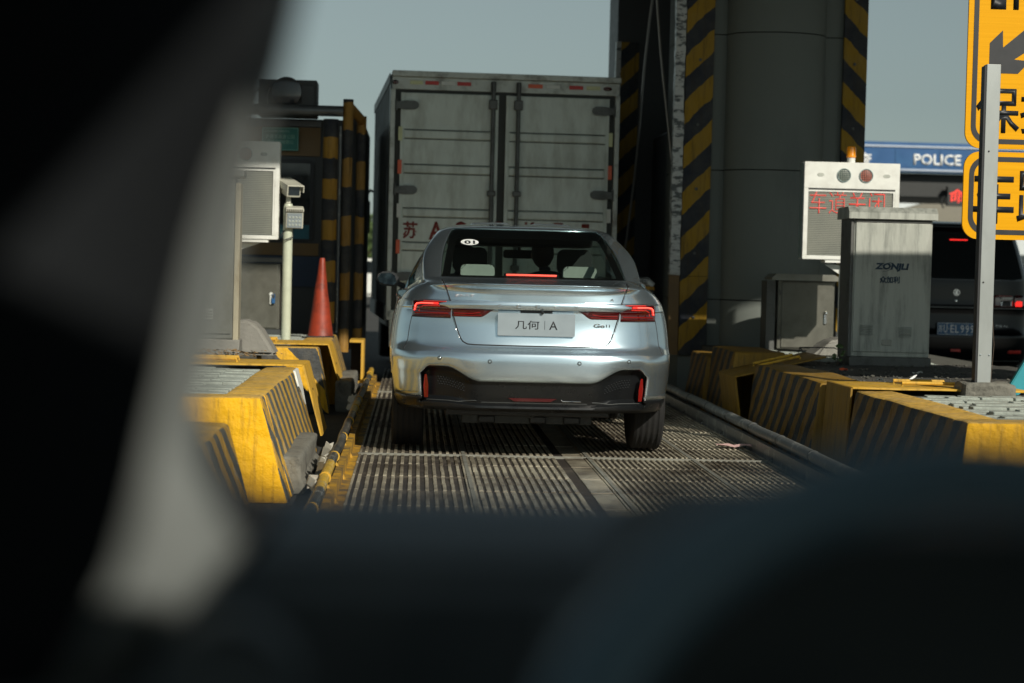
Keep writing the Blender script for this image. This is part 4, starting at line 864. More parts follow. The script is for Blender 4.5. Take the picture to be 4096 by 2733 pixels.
for s in (-1, 1):
    b = nb(); box(b, s*0.85-0.16, s*0.85+0.16, -0.04, 0.04, 0.50, 0.60, 0.01); obj('tail_light', b, 'red_lens', tk)
    for yy in (1.0, 5.6):
        xx = s*0.92
        b = nb(); lathe(b, [(0.24, -0.12), (0.37, -0.12), (0.39, -0.09), (0.39, 0.09), (0.37, 0.12), (0.24, 0.12)], 28, (0, 0, 0), 'X'); w = obj('wheel', b, 'rubber', tk, True, loc=(xx, yy, 0.39))
        b = nb(); lathe(b, [(0.239, -0.10), (0.239, 0.10)], 20, (0, 0, 0), 'X'); obj('rim', b, 'steel_dark', w, True)
    b = nb(); box(b, s*1.04-0.03, s*1.04+0.03, 0.55, 0.58, 0.22, 0.62); obj('mudguard', b, 'black_plastic', tk)
b = nb(); prism(b, [(4.5, 0.55), (4.5, 2.35), (5.0, 2.45), (5.7, 2.35), (6.3, 1.5), (6.35, 0.5)], -1.02, 1.02, 'X'); bmesh.ops.bevel(b, geom=b.edges[:], offset=0.05, segments=2, affect='EDGES'); obj('cab', b, 'truck_side', tk)
for s in (-1, 1):
    b = nb(); prism(b, rrect(s*1.30-0.10, s*1.30+0.10, 1.60, 2.05, 0.04), 5.55, 5.63, 'Y'); obj('wing_mirror', b, 'black_plastic', tk)
    b = nb(); tube(b, [(s*1.0, 5.8, 2.1), (s*1.2, 5.62, 2.18), (s*1.30, 5.59, 2.05)], 0.018, 8); obj('mirror_arm', b, 'black_plastic', tk, True)

# ================================================================ CAR BODIES
def pchip(xs, ys, x):
    n = len(xs)
    if x <= xs[0]: return ys[0]
    if x >= xs[-1]: return ys[-1]
    d = [(ys[i+1]-ys[i])/(xs[i+1]-xs[i]) for i in range(n-1)]
    m = [d[0]]+[0 if d[i-1]*d[i] <= 0 else 2*d[i-1]*d[i]/(d[i-1]+d[i]) for i in range(1, n-1)]+[d[-1]]
    i = max(j for j in range(n-1) if xs[j] <= x); h = xs[i+1]-xs[i]; t = (x-xs[i])/h
    return ys[i]*(2*t**3-3*t*t+1)+m[i]*h*(t**3-2*t*t+t)+ys[i+1]*(3*t*t-2*t**3)+m[i+1]*h*(t**3-t*t)
def sstep(a, c, x):
    t = min(1, max(0, (x-a)/(c-a))); return t*t*(3-2*t)
# key rows from sill to roof: z, y of the tail at the centre line, half width, corner depth, corner exponent, y of the nose
KEYS = [
 (0.29, 0.085, 0.850, 0.55, 3.4, 4.60), (0.36, 0.045, 0.875, 0.56, 3.4, 4.68), (0.478, 0.012, 0.890, 0.58, 3.4, 4.72),
 (0.53, 0.000, 0.895, 0.58, 3.3, 4.73), (0.60, -0.002, 0.900, 0.58, 3.3, 4.73), (0.648, 0.004, 0.900, 0.58, 3.2, 4.72), (0.668, 0.020, 0.898, 0.58, 3.2, 4.70),
 (0.700, 0.050, 0.895, 0.58, 3.2, 4.66), (0.76, 0.062, 0.890, 0.58, 3.2, 4.60), (0.85, 0.072, 0.878, 0.58, 3.2, 4.45), (0.918, 0.072, 0.862, 0.58, 3.2, 4.20),
 (0.927, 0.056, 0.858, 0.58, 3.2, 4.15), (0.970, 0.052, 0.840, 0.58, 3.2, 3.95), (0.976, 0.062, 0.836, 0.58, 3.2, 3.92), (1.025, 0.062, 0.795, 0.56, 3.2, 3.72),
 (1.055, 0.046, 0.755, 0.54, 3.3, 3.62), (1.070, 0.022, 0.725, 0.52, 3.4, 3.58), (1.078, 0.016, 0.705, 0.50, 3.5, 3.56), (1.084, 0.045, 0.695, 0.46, 3.6, 3.55),
 (1.094, 0.16, 0.688, 0.40, 3.8, 3.52), (1.106, 0.28, 0.684, 0.34, 4.2, 3.50), (1.118, 0.38, 0.680, 0.28, 5.0, 3.45), (1.145, 0.47, 0.672, 0.26, 5.5, 3.38),
 (1.26, 0.83, 0.645, 0.25, 5.5, 3.15), (1.37, 1.20, 0.610, 0.25, 5.5, 2.92), (1.440, 1.48, 0.575, 0.26, 5.0, 2.76), (1.462, 1.58, 0.545, 0.28, 4.5, 2.70),
 (1.478, 1.70, 0.50, 0.3, 4.0, 2.62), (1.492, 1.90, 0.38, 0.3, 3.5, 2.5), (1.500, 2.1, 0.20, 0.2, 3.0, 2.4), (1.502, 2.2, 0.03, 0.05, 3.0, 2.3)]
RV = [(i+k/4.0) for i in range(len(KEYS)-1) for k in range(4)]+[len(KEYS)-1.0]
KX = list(range(len(KEYS)))
def krow(v): return [pchip(KX, [k[j] for k in KEYS], v) for j in range(6)]
def zcut(x): return 0.478+0.088*sstep(0.34, 0.56, abs(x))-0.05*sstep(0.66, 0.72, abs(x))
def warp(x, y, z):
    if y > 0.5: return z
    zc = zcut(x)
    if z <= 0.478: return 0.29+(z-0.29)*(zc-0.29)/(0.478-0.29)
    if z < 0.648: return zc+(z-0.478)*(0.648-zc)/(0.648-0.478)
    return z
ZK = [k[0] for k in KEYS[:23]]
def S(x, z):
    """y of the tail surface at (x, z), on the straight (unwarped) rows"""
    yc = pchip(ZK, [k[1] for k in KEYS[:23]], z); w = pchip(ZK, [k[2] for k in KEYS[:23]], z)
    f = min(0.999, abs(x)/w); n = pchip(ZK, [k[4] for k in KEYS[:23]], z); D = pchip(ZK, [k[3] for k in KEYS[:23]], z)
    return yc+D*(1-math.sqrt(1-f**n))
FR = [i/40*0.87 for i in range(41)]+[0.885, 0.90, 0.915, 0.93, 0.945, 0.958, 0.97, 0.98, 0.988, 0.994, 0.998, 1.0]
NR = len(FR); NS = 90; NF = 14
def loft():
    rows = []
    for v in RV:
        z, yc, w, D, n, yf = krow(v); L = []
        wide = pchip([0, 11, 13, 16, 20, 21, 22, 23, 24, 25, 27], [0, 0.02, 0.05, 0.115, 0.142, 0.145, 0.140, 0.098, 0.044, 0.018, 0.0], v)
        for f in FR:
            y = yc+D*(1-math.sqrt(max(0, 1-f**n))); x = w*f+wide*f**6*sstep(0.25, 1.7, y); L.append((x, y, warp(x, y, z) if v <= 5 else z))
        ya, yb = yc+D, yf-0.45*min(1, w/0.6)
        for k in range(1, NS+1):
            t = k/NS; y = ya+(yb-ya)*t; x = w+wide*sstep(0.25, 1.7, y)+(0.012*math.exp(-((y-0.93)/0.35)**2)+0.012*math.exp(-((y-3.63)/0.35)**2) if v < 12 else 0)-0.02*sstep(3.2, 4.4, y)
            zz = z-(0.085*sstep(0.35, 1.6, y)*sstep(13, 17, v)*(1-sstep(21, 25, v)))-(0.07*sstep(0.3, 0.7, y)*(1-sstep(0, 3, v)))
            L.append((x, y, zz))
        xl, yl, zl = L[-1]
        for k in range(1, NF+1):
            f = 1-k/NF; y = yb+(yf-yb)*math.sqrt(max(0, 1-f**3)); L.append((xl*f, y, zl))
        rows.append(L)
    return rows
ROWS = loft()
iS = NR-1; VG0 = next(i for i, v in enumerate(RV) if v >= 21.25); VG1 = next(i for i, v in enumerate(RV) if v >= 25.5)
cG = 40                                   # column of the rear-glass edge (0.87 of the half width)
def cls(i, j):
    """which part the quad (row i, column j) belongs to"""
    v = RV[i]+0.125; a = ROWS[i][j]; y = (a[1]+ROWS[i][j+1][1])/2; z = a[2]; x = a[0]
    if VG0 <= i < VG1:
        if j < cG: return 'rear_window'
        if j >= NR+NS-1+1: return 'windscreen'
        if j > iS:
            top = sstep(21, 25.5, v)
            if y > 0.98+top*0.75 and y < 3.30-top*0.55 and not (2.10 < y < 2.17): return 'side_window'
    if v < 0.5 and j < NR+6: return 'lower_skirt'
    if v < 2 and j < NR and x < 0.695: return 'diffuser'
    if v < 1 and j < NR+6: return 'lower_skirt'
    if v < 10:
        for yc in (0.93, 3.63):
            if j > NR-6 and (y-yc)**2+(z-0.33)**2 < 0.355**2: return None
    return 'body'
def submesh(bm, which, sides=(1, -1)):
    idx = {}
    def V(i, j, s):
        k = (i, j, s if ROWS[i][j][0] > 1e-6 else 1)
        if k not in idx:
            x, y, z = ROWS[i][j]; idx[k] = bm.verts.new((x*s, y, z))
        return idx[k]
    for i in range(len(RV)-1):
        for j in range(len(ROWS[0])-1):
            if cls(i, j) != which: continue
            for s in sides:
                q = [V(i, j, s), V(i, j+1, s), V(i+1, j+1, s), V(i+1, j, s)]
                if s < 0: q = q[::-1]
                q = [v for n_, v in enumerate(q) if v not in q[:n_]]
                if len(q) > 2:
                    try: bm.faces.new(q)
                    except ValueError: pass
# ================================================================ SILVER SALOON
car = thing('saloon_car', 'silver metallic saloon seen from behind with lit red tail lights and a show plate', 'car', (0.752, 12.64, 0.012), rad(0.15))
b = nb(); submesh(b, 'body')
body = obj('body', b, 'silver', car, True, recalc=False); 
md = body.modifiers.new('t', 'SOLIDIFY'); md.thickness = 0.014; md.offset = -1
b = nb(); submesh(b, 'rear_window'); rw_ = obj('rear_window', b, 'car_glass', car, True, recalc=False)
b = nb(); submesh(b, 'lower_skirt'); o = obj('lower_skirt', b, 'apron_black', car, True, recalc=False); md = o.modifiers.new('t', 'SOLIDIFY'); md.thickness = 0.012; md.offset = -1
for s_ in (1, -1):
    b = nb(); submesh(b, 'side_window', (s_,)); obj('side_window', b, 'car_glass', car, True, recalc=False)
b = nb(); submesh(b, 'windscreen'); obj('windscreen', b, 'car_glass', car, True, recalc=False)
def path_on(pts, off=-0.001, n=6):
    out = []
    for a, c in zip(pts, pts[1:]):
        for k in range(n):
            t = k/n; x, z = a[0]+(c[0]-a[0])*t, a[1]+(c[1]-a[1])*t; out.append((x, S(x, z)+off, z))
    x, z = pts[-1]; out.append((x, S(x, z)+off, z)); return out
def patch(bm, lo, hi, x0, x1, nx, nz, off, thick=0.02):
    """a slab of the tail surface between the curves z=lo(x) and z=hi(x), off proud of it"""
    g = {}
    for i in range(nx+1):
        x = x0+(x1-x0)*i/nx
        for j in range(nz+1):
            z = lo(x)+(hi(x)-lo(x))*j/nz; e = 0.004 if (i in (0, nx) or j in (0, nz)) else 0
            g[i, j, 0] = bm.verts.new((x, S(x, z)-off+e, z)); g[i, j, 1] = bm.verts.new((x, S(x, z)-off+thick, z))
    for i in range(nx):
        for j in range(nz):
            bm.faces.new((g[i, j, 0], g[i+1, j, 0], g[i+1, j+1, 0], g[i, j+1, 0])); bm.faces.new((g[i, j, 1], g[i, j+1, 1], g[i+1, j+1, 1], g[i+1, j, 1]))
    for i in range(nx):
        for j in (0, nz): bm.faces.new((g[i, j, 0], g[i+1, j, 0], g[i+1, j, 1], g[i, j, 1]))
    for j in range(nz):
        for i in (0, nx): bm.faces.new((g[i, j, 0], g[i, j+1, 0], g[i, j+1, 1], g[i, j, 1]))
# boot lid shut lines
b = nb()
lidc = [(0.585, 1.10), (0.565, 1.06), (0.535, 0.975), (0.522, 0.93), (0.515, 0.885), (0.49, 0.80), (0.468, 0.745), (0.452, 0.722), (0.425, 0.708), (0.38, 0.7045), (0.2, 0.7035), (0, 0.703)]
tube(b, path_on(lidc+[(-x, z) for x, z in lidc[::-1][1:]], 0.0005, 5), 0.0042, 6); obj('boot_shut_line', b, 'black_gap', car, True)
b = nb(); lidc2 = [(x+0.0075, z) for x, z in lidc[:7]]
for s in (1, -1): tube(b, [(x*s, y, z) for x, y, z in path_on(lidc2, 0.001, 5)], 0.0022, 6)
obj('boot_edge_highlight', b, 'chrome', car, True)
b = nb()
for s in (1, -1):      # bumper to wing joint, running down from the lamps
    tube(b, [(x*s, y, z) for x, y, z in path_on([(0.772, 0.868), (0.785, 0.80), (0.795, 0.72), (0.82, 0.66)], 0.001, 5)], 0.0028, 6)
obj('bumper_shut_line', b, 'black_gap', car, True)
# light bar
b = nb(); patch(b, lambda x: 0.9265+0.018*sstep(0.52, 0.605, abs(x)), lambda x: 0.9715-0.014*sstep(0.54, 0.605, abs(x)), -0.605, 0.605, 80, 4, 0.0075, 0.02)
bar = obj('light_bar_trim', b, 'silver', car, True)
for i, ch in enumerate('GEELY'):
    xc = (-0.232, -0.112, 0.006, 0.124, 0.245)[i]; textmesh('badge_letter', ch, 'chrome', bar, xc-0.014, xc+0.014, 0.939, 0.958, 0, 0.01, 0.004, surf=lambda x, z: S(x, z)-0.0085)
for s in (-1, 1):
    X = lambda a, c: (a, c) if s > 0 else (-c, -a)
    x0, x1 = X(0.530, 0.772)
    b = nb(); patch(b, lambda x: 0.868+0.006*(abs(x)-0.53), lambda x: 0.976-0.012*sstep(0.72, 0.772, abs(x)), x0, x1, 26, 10, 0.004); tl = obj('tail_light', b, 'red_lens', car, True)
    x0, x1 = X(0.262, 0.524)
    b = nb(); patch(b, lambda x: 0.9225-0.047*sstep(0.255, 0.35, abs(x)), lambda x: 0.9245, x0, x1, 26, 4, 0.005); ti = obj('tail_light_inner', b, 'red_lens', car, True)
    P = lambda pts, o=-0.0065, n=5: [(x*s, y, z) for x, y, z in path_on(pts, o, n)]
    b = nb(); tube(b, P([(0.61, 0.953), (0.715, 0.9535), (0.742, 0.949), (0.752, 0.938), (0.7575, 0.905)]), 0.006, 8); obj('led_strip', b, 'led_red', tl, True)
    b = nb(); tube(b, P([(0.64, 0.954), (0.715, 0.9545), (0.742, 0.950), (0.752, 0.938), (0.756, 0.91)], -0.0125), 0.0035, 6); obj('led_core', b, 'led_hot', tl, True)
    b = nb(); tube(b, P([(0.60, 0.938), (0.70, 0.936), (0.722, 0.925), (0.728, 0.90)], -0.003), 0.004, 6); tube(b, P([(0.56, 0.966), (0.70, 0.967)], -0.003), 0.004, 6); obj('lens_rib', b, 'refl_red', tl, True)
    b = nb(); tube(b, P([(0.35, 0.905), (0.40, 0.897), (0.51, 0.896)], -0.004), 0.004, 6); tube(b, P([(0.34, 0.888), (0.42, 0.884), (0.51, 0.8835)], -0.004), 0.0025, 6); obj('lens_rib', b, 'red_bright', ti, True)
    b = nb(); tube(b, P([(0.545, 0.893), (0.70, 0.892), (0.752, 0.889)], -0.002), 0.005, 6); obj('lower_rib', b, 'red_bright', tl, True)
    b = nb(); tube(b, P([(0.531, 0.866), (0.65, 0.866), (0.771, 0.868)], 0.002), 0.004, 6); obj('lamp_gap', b, 'black_gap', tl, True)
# plate, badges
b = nb(); prism(b, rrect(-0.240, 0.240, 0.766, 0.906, 0.008), -0.012, -0.002, 'Y')
pl = obj('show_plate', b, 'plate_silver', car); pl.location.y = 0.058
textmesh('plate_lettering', '几何', 'ink', pl, -0.131, 0.018, 0.808, 0.862, -0.0125, 0.006, 0.001); textmesh('plate_lettering', 'A', 'ink', pl, 0.080, 0.131, 0.808, 0.860, -0.0125, 0.004, 0.001)
b = nb(); box(b, 0.0505, 0.0525, -0.0135, -0.0125, 0.808, 0.862); obj('plate_divider', b, 'ink', pl)
b = nb(); patch(b, lambda x: 0.9075, lambda x: 0.9245, -0.10, 0.10, 10, 2, 0.006); obj('handle_recess', b, 'black_plastic', car, True)
b = nb(); lathe(b, [(0.011, 0.035), (0.010, 0.03), (0, 0.029)], 16, (0.035, 0, 0.913), 'Y'); obj('reversing_camera', b, 'gloss_black', car, True)
sf = lambda x, z: S(x, z)-0.0005
textmesh('maker_badge', '吉利汽车', 'chrome', car, -0.512, -0.392, 0.998, 1.018, 0, 0.012, 0.004, 0.3, surf=sf)
textmesh('model_badge', 'A', 'chrome', car, 0.462, 0.484, 0.992, 1.010, 0, 0.012, 0.004, surf=sf)
textmesh('model_badge', 'Ge', 'chrome', car, 0.358, 0.43, 0.826, 0.850, 0, 0.028, 0.005, surf=sf); textmesh('model_badge', '11', 'chrome', car, 0.440, 0.463, 0.829, 0.847, 0, 0.016, 0.004, surf=sf)
# parking sensors
def Sw(x, z):  # straight row that the warped surface shows at height z
    zc = zcut(x); zz = z if z >= 0.648 else (0.478+(z-zc)*(0.648-0.478)/(0.648-zc) if z > zc else 0.29+(z-0.29)*(0.478-0.29)/(zc-0.29)); return S(x, zz)
for x, z in ((-0.595, 0.618), (-0.285, 0.604), (0.27, 0.604), (0.585, 0.618)):
    b = nb(); lathe(b, [(0.0135, 0.002), (0.0135, -0.0015), (0.0105, -0.0025), (0.0095, 0.001)], 20, (0, 0, 0), 'Y'); ps_ = obj('parking_sensor', b, 'underbody', car, True, loc=(x, Sw(x, z), z))
    ps_.rotation_euler = (0, 0, math.atan2(S(x+0.02, z)-S(x-0.02, z), 0.04))
    b = nb(); lathe(b, [(0.0095, -0.0005), (0.007, -0.003), (0, -0.0035)], 16, (0, 0, 0), 'Y'); obj('sensor_face', b, 'silver', ps_, True)
# black lower apron
def dgrid(xe, f, name, mt, parent, nx=70, nz=14):
    bm = nb(); g = {}
    for i in range(nx+1):
        x = -xe+2*xe*i/nx
        for j in range(nz+1):
            t = j/nz; g[i, j] = bm.verts.new(f(x, t))
    for i in range(nx):
        for j in range(nz): bm.faces.new((g[i, j], g[i+1, j], g[i+1, j+1], g[i, j+1]))
    o = obj(name, bm, mt, parent, True, recalc=False); md = o.modifiers.new('t', 'SOLIDIFY'); md.thickness = 0.01; md.offset = -1; return o
def dia(x, t):
    zt_ = zcut(x)+0.006; z = 0.300+(zt_-0.300)*t; ax = abs(x)
    mid = math.exp(-((t-0.55)/0.28)**2); y = Sw(x, max(0.3, min(z, zt_)))+0.026-0.0*mid
    y += 0.035*sstep(0.36, 0.56, ax)*sstep(0.16, 0.30, t)*(1-sstep(0.86, 0.99, t))            # side scoops
    y -= 0.045*(1-sstep(0.10, 0.24, t))                                                         # lower lip sticks out
    return (x, y, z)
df = dgrid(0.705, dia, 'diffuser', 'apron_black', car)
b = nb()
for s in (-1, 1):
    def dp(x, t): p = dia(x, t); return (p[0]*s, p[1]-0.004, p[2])
    tube(b, [dp(0.36+0.016*k, 0.30-0.11*sstep(0, 8, k)+0.0*k) for k in range(9)]+[dp(0.49+0.02*k, 0.19) for k in range(10)], 0.0035, 6)
tube(b, [dia(x/20*0.33, 0.255) for x in range(-20, 21)], 0.003, 6)
obj('apron_crease', b, 'underbody', df, True)
b = nb()
for s in (-1, 1):
    for i in range(10):
        for j in range(4):
            x = 0.44+0.017*i+0.008*(j % 2); t = 0.52+0.055*j+0.012*i*0.4; p = dia(x, min(t, .85)); lathe(b, [(0.006, 0.0), (0.004, -0.003), (0, -0.0035)], 6, (p[0]*s, p[1], p[2]), 'Y')
o = obj('honeycomb_texture', b, 'apron_black', df); o['kind'] = 'stuff'
b = nb(); prism(b, [(-0.165, 0.378), (0.140, 0.378), (0.10, 0.358), (-0.125, 0.358)], -0.012, 0.01, 'Y'); o = obj('fog_lamp', b, 'red_lens', df); o.location.y = dia(0, 0.3)[1]
b = nb(); tube(b, [(0.165, -0.004, 0.374), (0.175, -0.006, 0.362), (0.29, -0.004, 0.362)], 0.003, 6); o = obj('apron_fin', b, 'chrome', df, True); o.location.y = dia(0.2, 0.3)[1]
for s in (-1, 1):
    b = nb()
    pts = [(0.660, 0.365), (0.684, 0.365), (0.690, 0.44), (0.684, 0.51), (0.672, 0.51), (0.660, 0.44)]
    prism(b, [(x*s, z) for x, z in pts], 0, 0.02, 'Y')
    for v in b.verts: v.co.y += Sw(abs(v.co.x), v.co.z)+0.002
    obj('rear_reflector', b, 'red_bright', car)
# underbody
b = nb(); box(b, -0.66, 0.66, 0.60, 4.4, 0.30, 0.36); obj('floor_pan', b, 'black_plastic', car)
b = nb(); box(b, -0.44, 0.40, 0.50, 0.54, 0.185, 0.245, 0.01); cb_ = obj('rear_crossmember', b, 'underbody', car)
for x in (-0.22, 0.11, 0.43-0.10):
    b = nb(); box(b, x-0.055-0.06, x+0.055-0.06, 0.488, 0.499, 0.188, 0.24, 0.012); br = obj('mount_bracket', b, 'black_plastic', cb_)
b = nb(); tube(b, [(-0.025, 0.42, 0.28), (-0.03, 0.42, 0.25), (0, 0.42, 0.235), (0.03, 0.42, 0.25), (0.025, 0.42, 0.28)], 0.01, 8); obj('towing_eye', b, 'underbody', car, True)
b = nb(); box(b, -0.55, 0.50, 0.35, 0.60, 0.246, 0.299, 0.01); obj('battery_guard', b, 'black_plastic', car)
for s in (-1, 1):
    b = nb(); tube(b, [(s*0.40, 0.85, 0.27), (s*0.72, 0.93, 0.30)], 0.03, 8); obj('suspension_arm', b, 'underbody', car, True)
    for yy in (0.93, 3.63):
        b = nb(); prof = [(0.215, -0.1), (0.30, -0.104), (0.322, -0.09)]
        for g_ in (-0.055, -0.018, 0.018, 0.055): prof += [(0.328, g_-0.014), (0.322, g_-0.005), (0.322, g_+0.005), (0.328, g_+0.014)]
        prof += [(0.322, 0.09), (0.30, 0.104), (0.215, 0.1)]
        lathe(b, prof, 48, (0, 0, 0), 'X'); w = obj('wheel', b, 'rubber', car, True, loc=(s*0.785, yy, 0.328))
        b = nb(); lathe(b, [(0.214, -0.09), (0.214, 0.09)], 32, (0, 0, 0), 'X'); lathe(b, [(0.05, s*0.085), (0.05, s*0.06)], 12, (0, 0, 0), 'X')
        for k in range(5): 
            a = k*2*PI/5; box(b, -0.012, 0.012, -0.03, 0.03, 0.04, 0.214, 0, Matrix.Rotation(a, 4, 'X') @ Matrix.Translation((s*0.075, 0, 0)))
        obj('rim', b, 'chrome', w, True)
        b = nb(); lathe(b, [(0.352, -0.15-0.07*s), (0.352, 0.15-0.07*s)], 32, (0, 0, 0), 'X'); bmesh.ops.delete(b, geom=[v for v in b.verts if v.co.z < -0.03], context='VERTS'); obj('wheel_arch_liner', b, 'ink', car, True, loc=(s*0.78, yy, 0.33))
# cabin
b = nb(); box(b, -0.63, 0.63, 0.42, 1.18, 1.07, 1.09); obj('parcel_shelf', b, 'black_plastic', car)
b = nb(); box(b, -0.64, 0.64, 1.19, 3.4, 0.40, 0.45); box(b, -0.66, -0.64, 0.5, 3.4, 0.4, 1.0); box(b, 0.64, 0.66, 0.5, 3.4, 0.4, 1.0); obj('cabin_liner', b, 'black_plastic', car)
b = nb(); box(b, -0.60, 0.60, 1.20, 1.34, 0.5, 1.10, 0.03); box(b, -0.6, 0.6, 1.35, 1.8, 0.5, 0.66, 0.03); obj('rear_bench', b, 'seat', car)
for x in (-0.335, 0.36):
    b = nb(); prism(b, rrect(x-0.115, x+0.115, 1.10, 1.205, 0.035), 1.20, 1.30, 'Y'); bmesh.ops.bevel(b, geom=b.edges[:], offset=0.012, segments=2, affect='EDGES'); obj('rear_headrest', b, 'headrest', car, True)
for x in (-0.36, 0.40):
    b = nb(); box(b, x-0.24, x+0.24, 2.20, 2.32, 0.5, 1.13, 0.04); box(b, x-0.24, x+0.24, 2.30, 2.8, 0.5, 0.68, 0.03); box(b, x-0.06, x+0.06, 2.24, 2.28, 1.1, 1.16)
    prism(b, rrect(x-0.125, x+0.125, 1.15, 1.33, 0.05), 2.20, 2.29, 'Y'); obj('front_seat', b, 'seat', car)
b = nb(); box(b, -0.52, 0.52, 2.1, 2.86, 1.345, 1.43, 0.02); obj('headliner', b, 'black_plastic', car)
b = nb(); box(b, -0.62, 0.62, 2.95, 3.3, 0.6, 1.0, 0.05); obj('dashboard', b, 'black_plastic', car)
b = nb(); prism(b, rrect(-0.09, 0.15, 1.26, 1.325, 0.02), 2.86, 2.89, 'Y'); tube(b, [(0.03, 2.88, 1.32), (0.03, 2.86, 1.44)], 0.012, 8); obj('interior_mirror', b, 'black_plastic', car)
b = nb(); box(b, -0.19, 0.165, 0.50, 0.53, 1.118, 1.150, 0.004); bk = obj('high_brake_light', b, 'gloss_black', car)
b = nb(); box(b, -0.175, 0.150, 0.488, 0.4995, 1.136, 1.148, 0.002); obj('led_strip', b, 'led_hot', bk)
# rear glass black surround and oval sticker
def G(x, z):
    zz = [k[0] for k in KEYS[20:28]]; yc = pchip(zz, [k[1] for k in KEYS[20:28]], z); w = pchip(zz, [k[2] for k in KEYS[20:28]], z); D = pchip(zz, [k[3] for k in KEYS[20:28]], z); n = pchip(zz, [k[4] for k in KEYS[20:28]], z)
    return yc+D*(1-math.sqrt(max(0, 1-(min(abs(x)/w, .999))**n))), w
b = nb()
def gp_(u, z, off=0.004):
    y, w = G(0, z); x = u*0.865*w; y = G(x, z)[0]; return (x, y+off, z-off*0.3)
N_ = 30
for s in (-1, 1):
    ring = []
    for k in range(N_+1):
        z = 1.128+(1.449-1.128)*k/N_; ring.append((b.verts.new(gp_(s*1.0, z)), b.verts.new(gp_(s*(0.915 if z < 1.36 else 0.915-(z-1.36)*0.9), z))))
    for a, c in zip(ring, ring[1:]): b.faces.new((a[0], c[0], c[1], a[1]))
for z0, z1, in ((1.385, 1.449), (1.122, 1.134)):
    ra = [b.verts.new(gp_(u/20, z0)) for u in range(-20, 21)]; rb_ = [b.verts.new(gp_(u/20, z1)) for u in range(-20, 21)]
    for i in range(40): b.faces.new((ra[i], ra[i+1], rb_[i+1], rb_[i]))
obj('glass_surround', b, 'gloss_black', car, True)
b = nb(); c0 = (-0.395, 1.352)
cen = b.verts.new((c0[0], G(*c0)[0]-0.005, c0[1]+0.001)); rg = []
for k in range(32):
    a = 2*PI*k/32; x, z = c0[0]+0.060*math.cos(a), c0[1]+0.0205*math.sin(a); rg.append(b.verts.new((x, G(x, z)[0]-0.005, z+0.001)))
for k in range(32): b.faces.new((cen, rg[k], rg[(k+1) % 32]))
g_ = bmesh.ops.extrude_face_region(b, geom=b.faces[:])
for e in g_['geom']:
    if isinstance(e, bmesh.types.BMVert): e.co.y -= 0.001; e.co.z += 0.0003
stk = obj('oval_sticker', b, 'white_print', car)
textmesh('sticker_number', '01', 'ink', stk, c0[0]-0.036, c0[0]+0.036, c0[1]-0.011, c0[1]+0.013, 0, 0.03, 0.001, surf=lambda x, z: G(x, z)[0]-0.014)
# roof antenna ridge and door mirrors
for s in (-1, 1):
    mr = nb(); prism(mr, [(s*(0.86+u), z) for u, z in ((0, 1.045), (0.02, 1.115), (0.07, 1.142), (0.155, 1.135), (0.185, 1.10), (0.175, 1.05), (0.13, 1.03), (0.04, 1.025))], 2.82, 2.95, 'Y')
    bmesh.ops.bevel(mr, geom=mr.edges[:], offset=0.014, segments=2, affect='EDGES'); mo = obj('door_mirror', mr, 'black_plastic', car, True)
    mr = nb(); prism(mr, [(s*(0.86+u), z) for u, z in ((0.03, 1.06), (0.045, 1.11), (0.08, 1.128), (0.15, 1.122), (0.17, 1.095), (0.16, 1.058), (0.12, 1.043), (0.05, 1.04))], 2.808, 2.8185, 'Y'); obj('mirror_glass', mr, 'mirror', mo)
    if s > 0: mo.scale = (0.96, 1, 0.97)
    mr = nb(); tube(mr, [(s*0.80, 2.90, 1.01), (s*0.88, 2.89, 1.05)], 0.02, 8); obj('mirror_foot', mr, 'black_plastic', mo, True)
b = nb(); box(b, -0.001, 0.001, 0, 0.01, 0, 0.01); b.free()

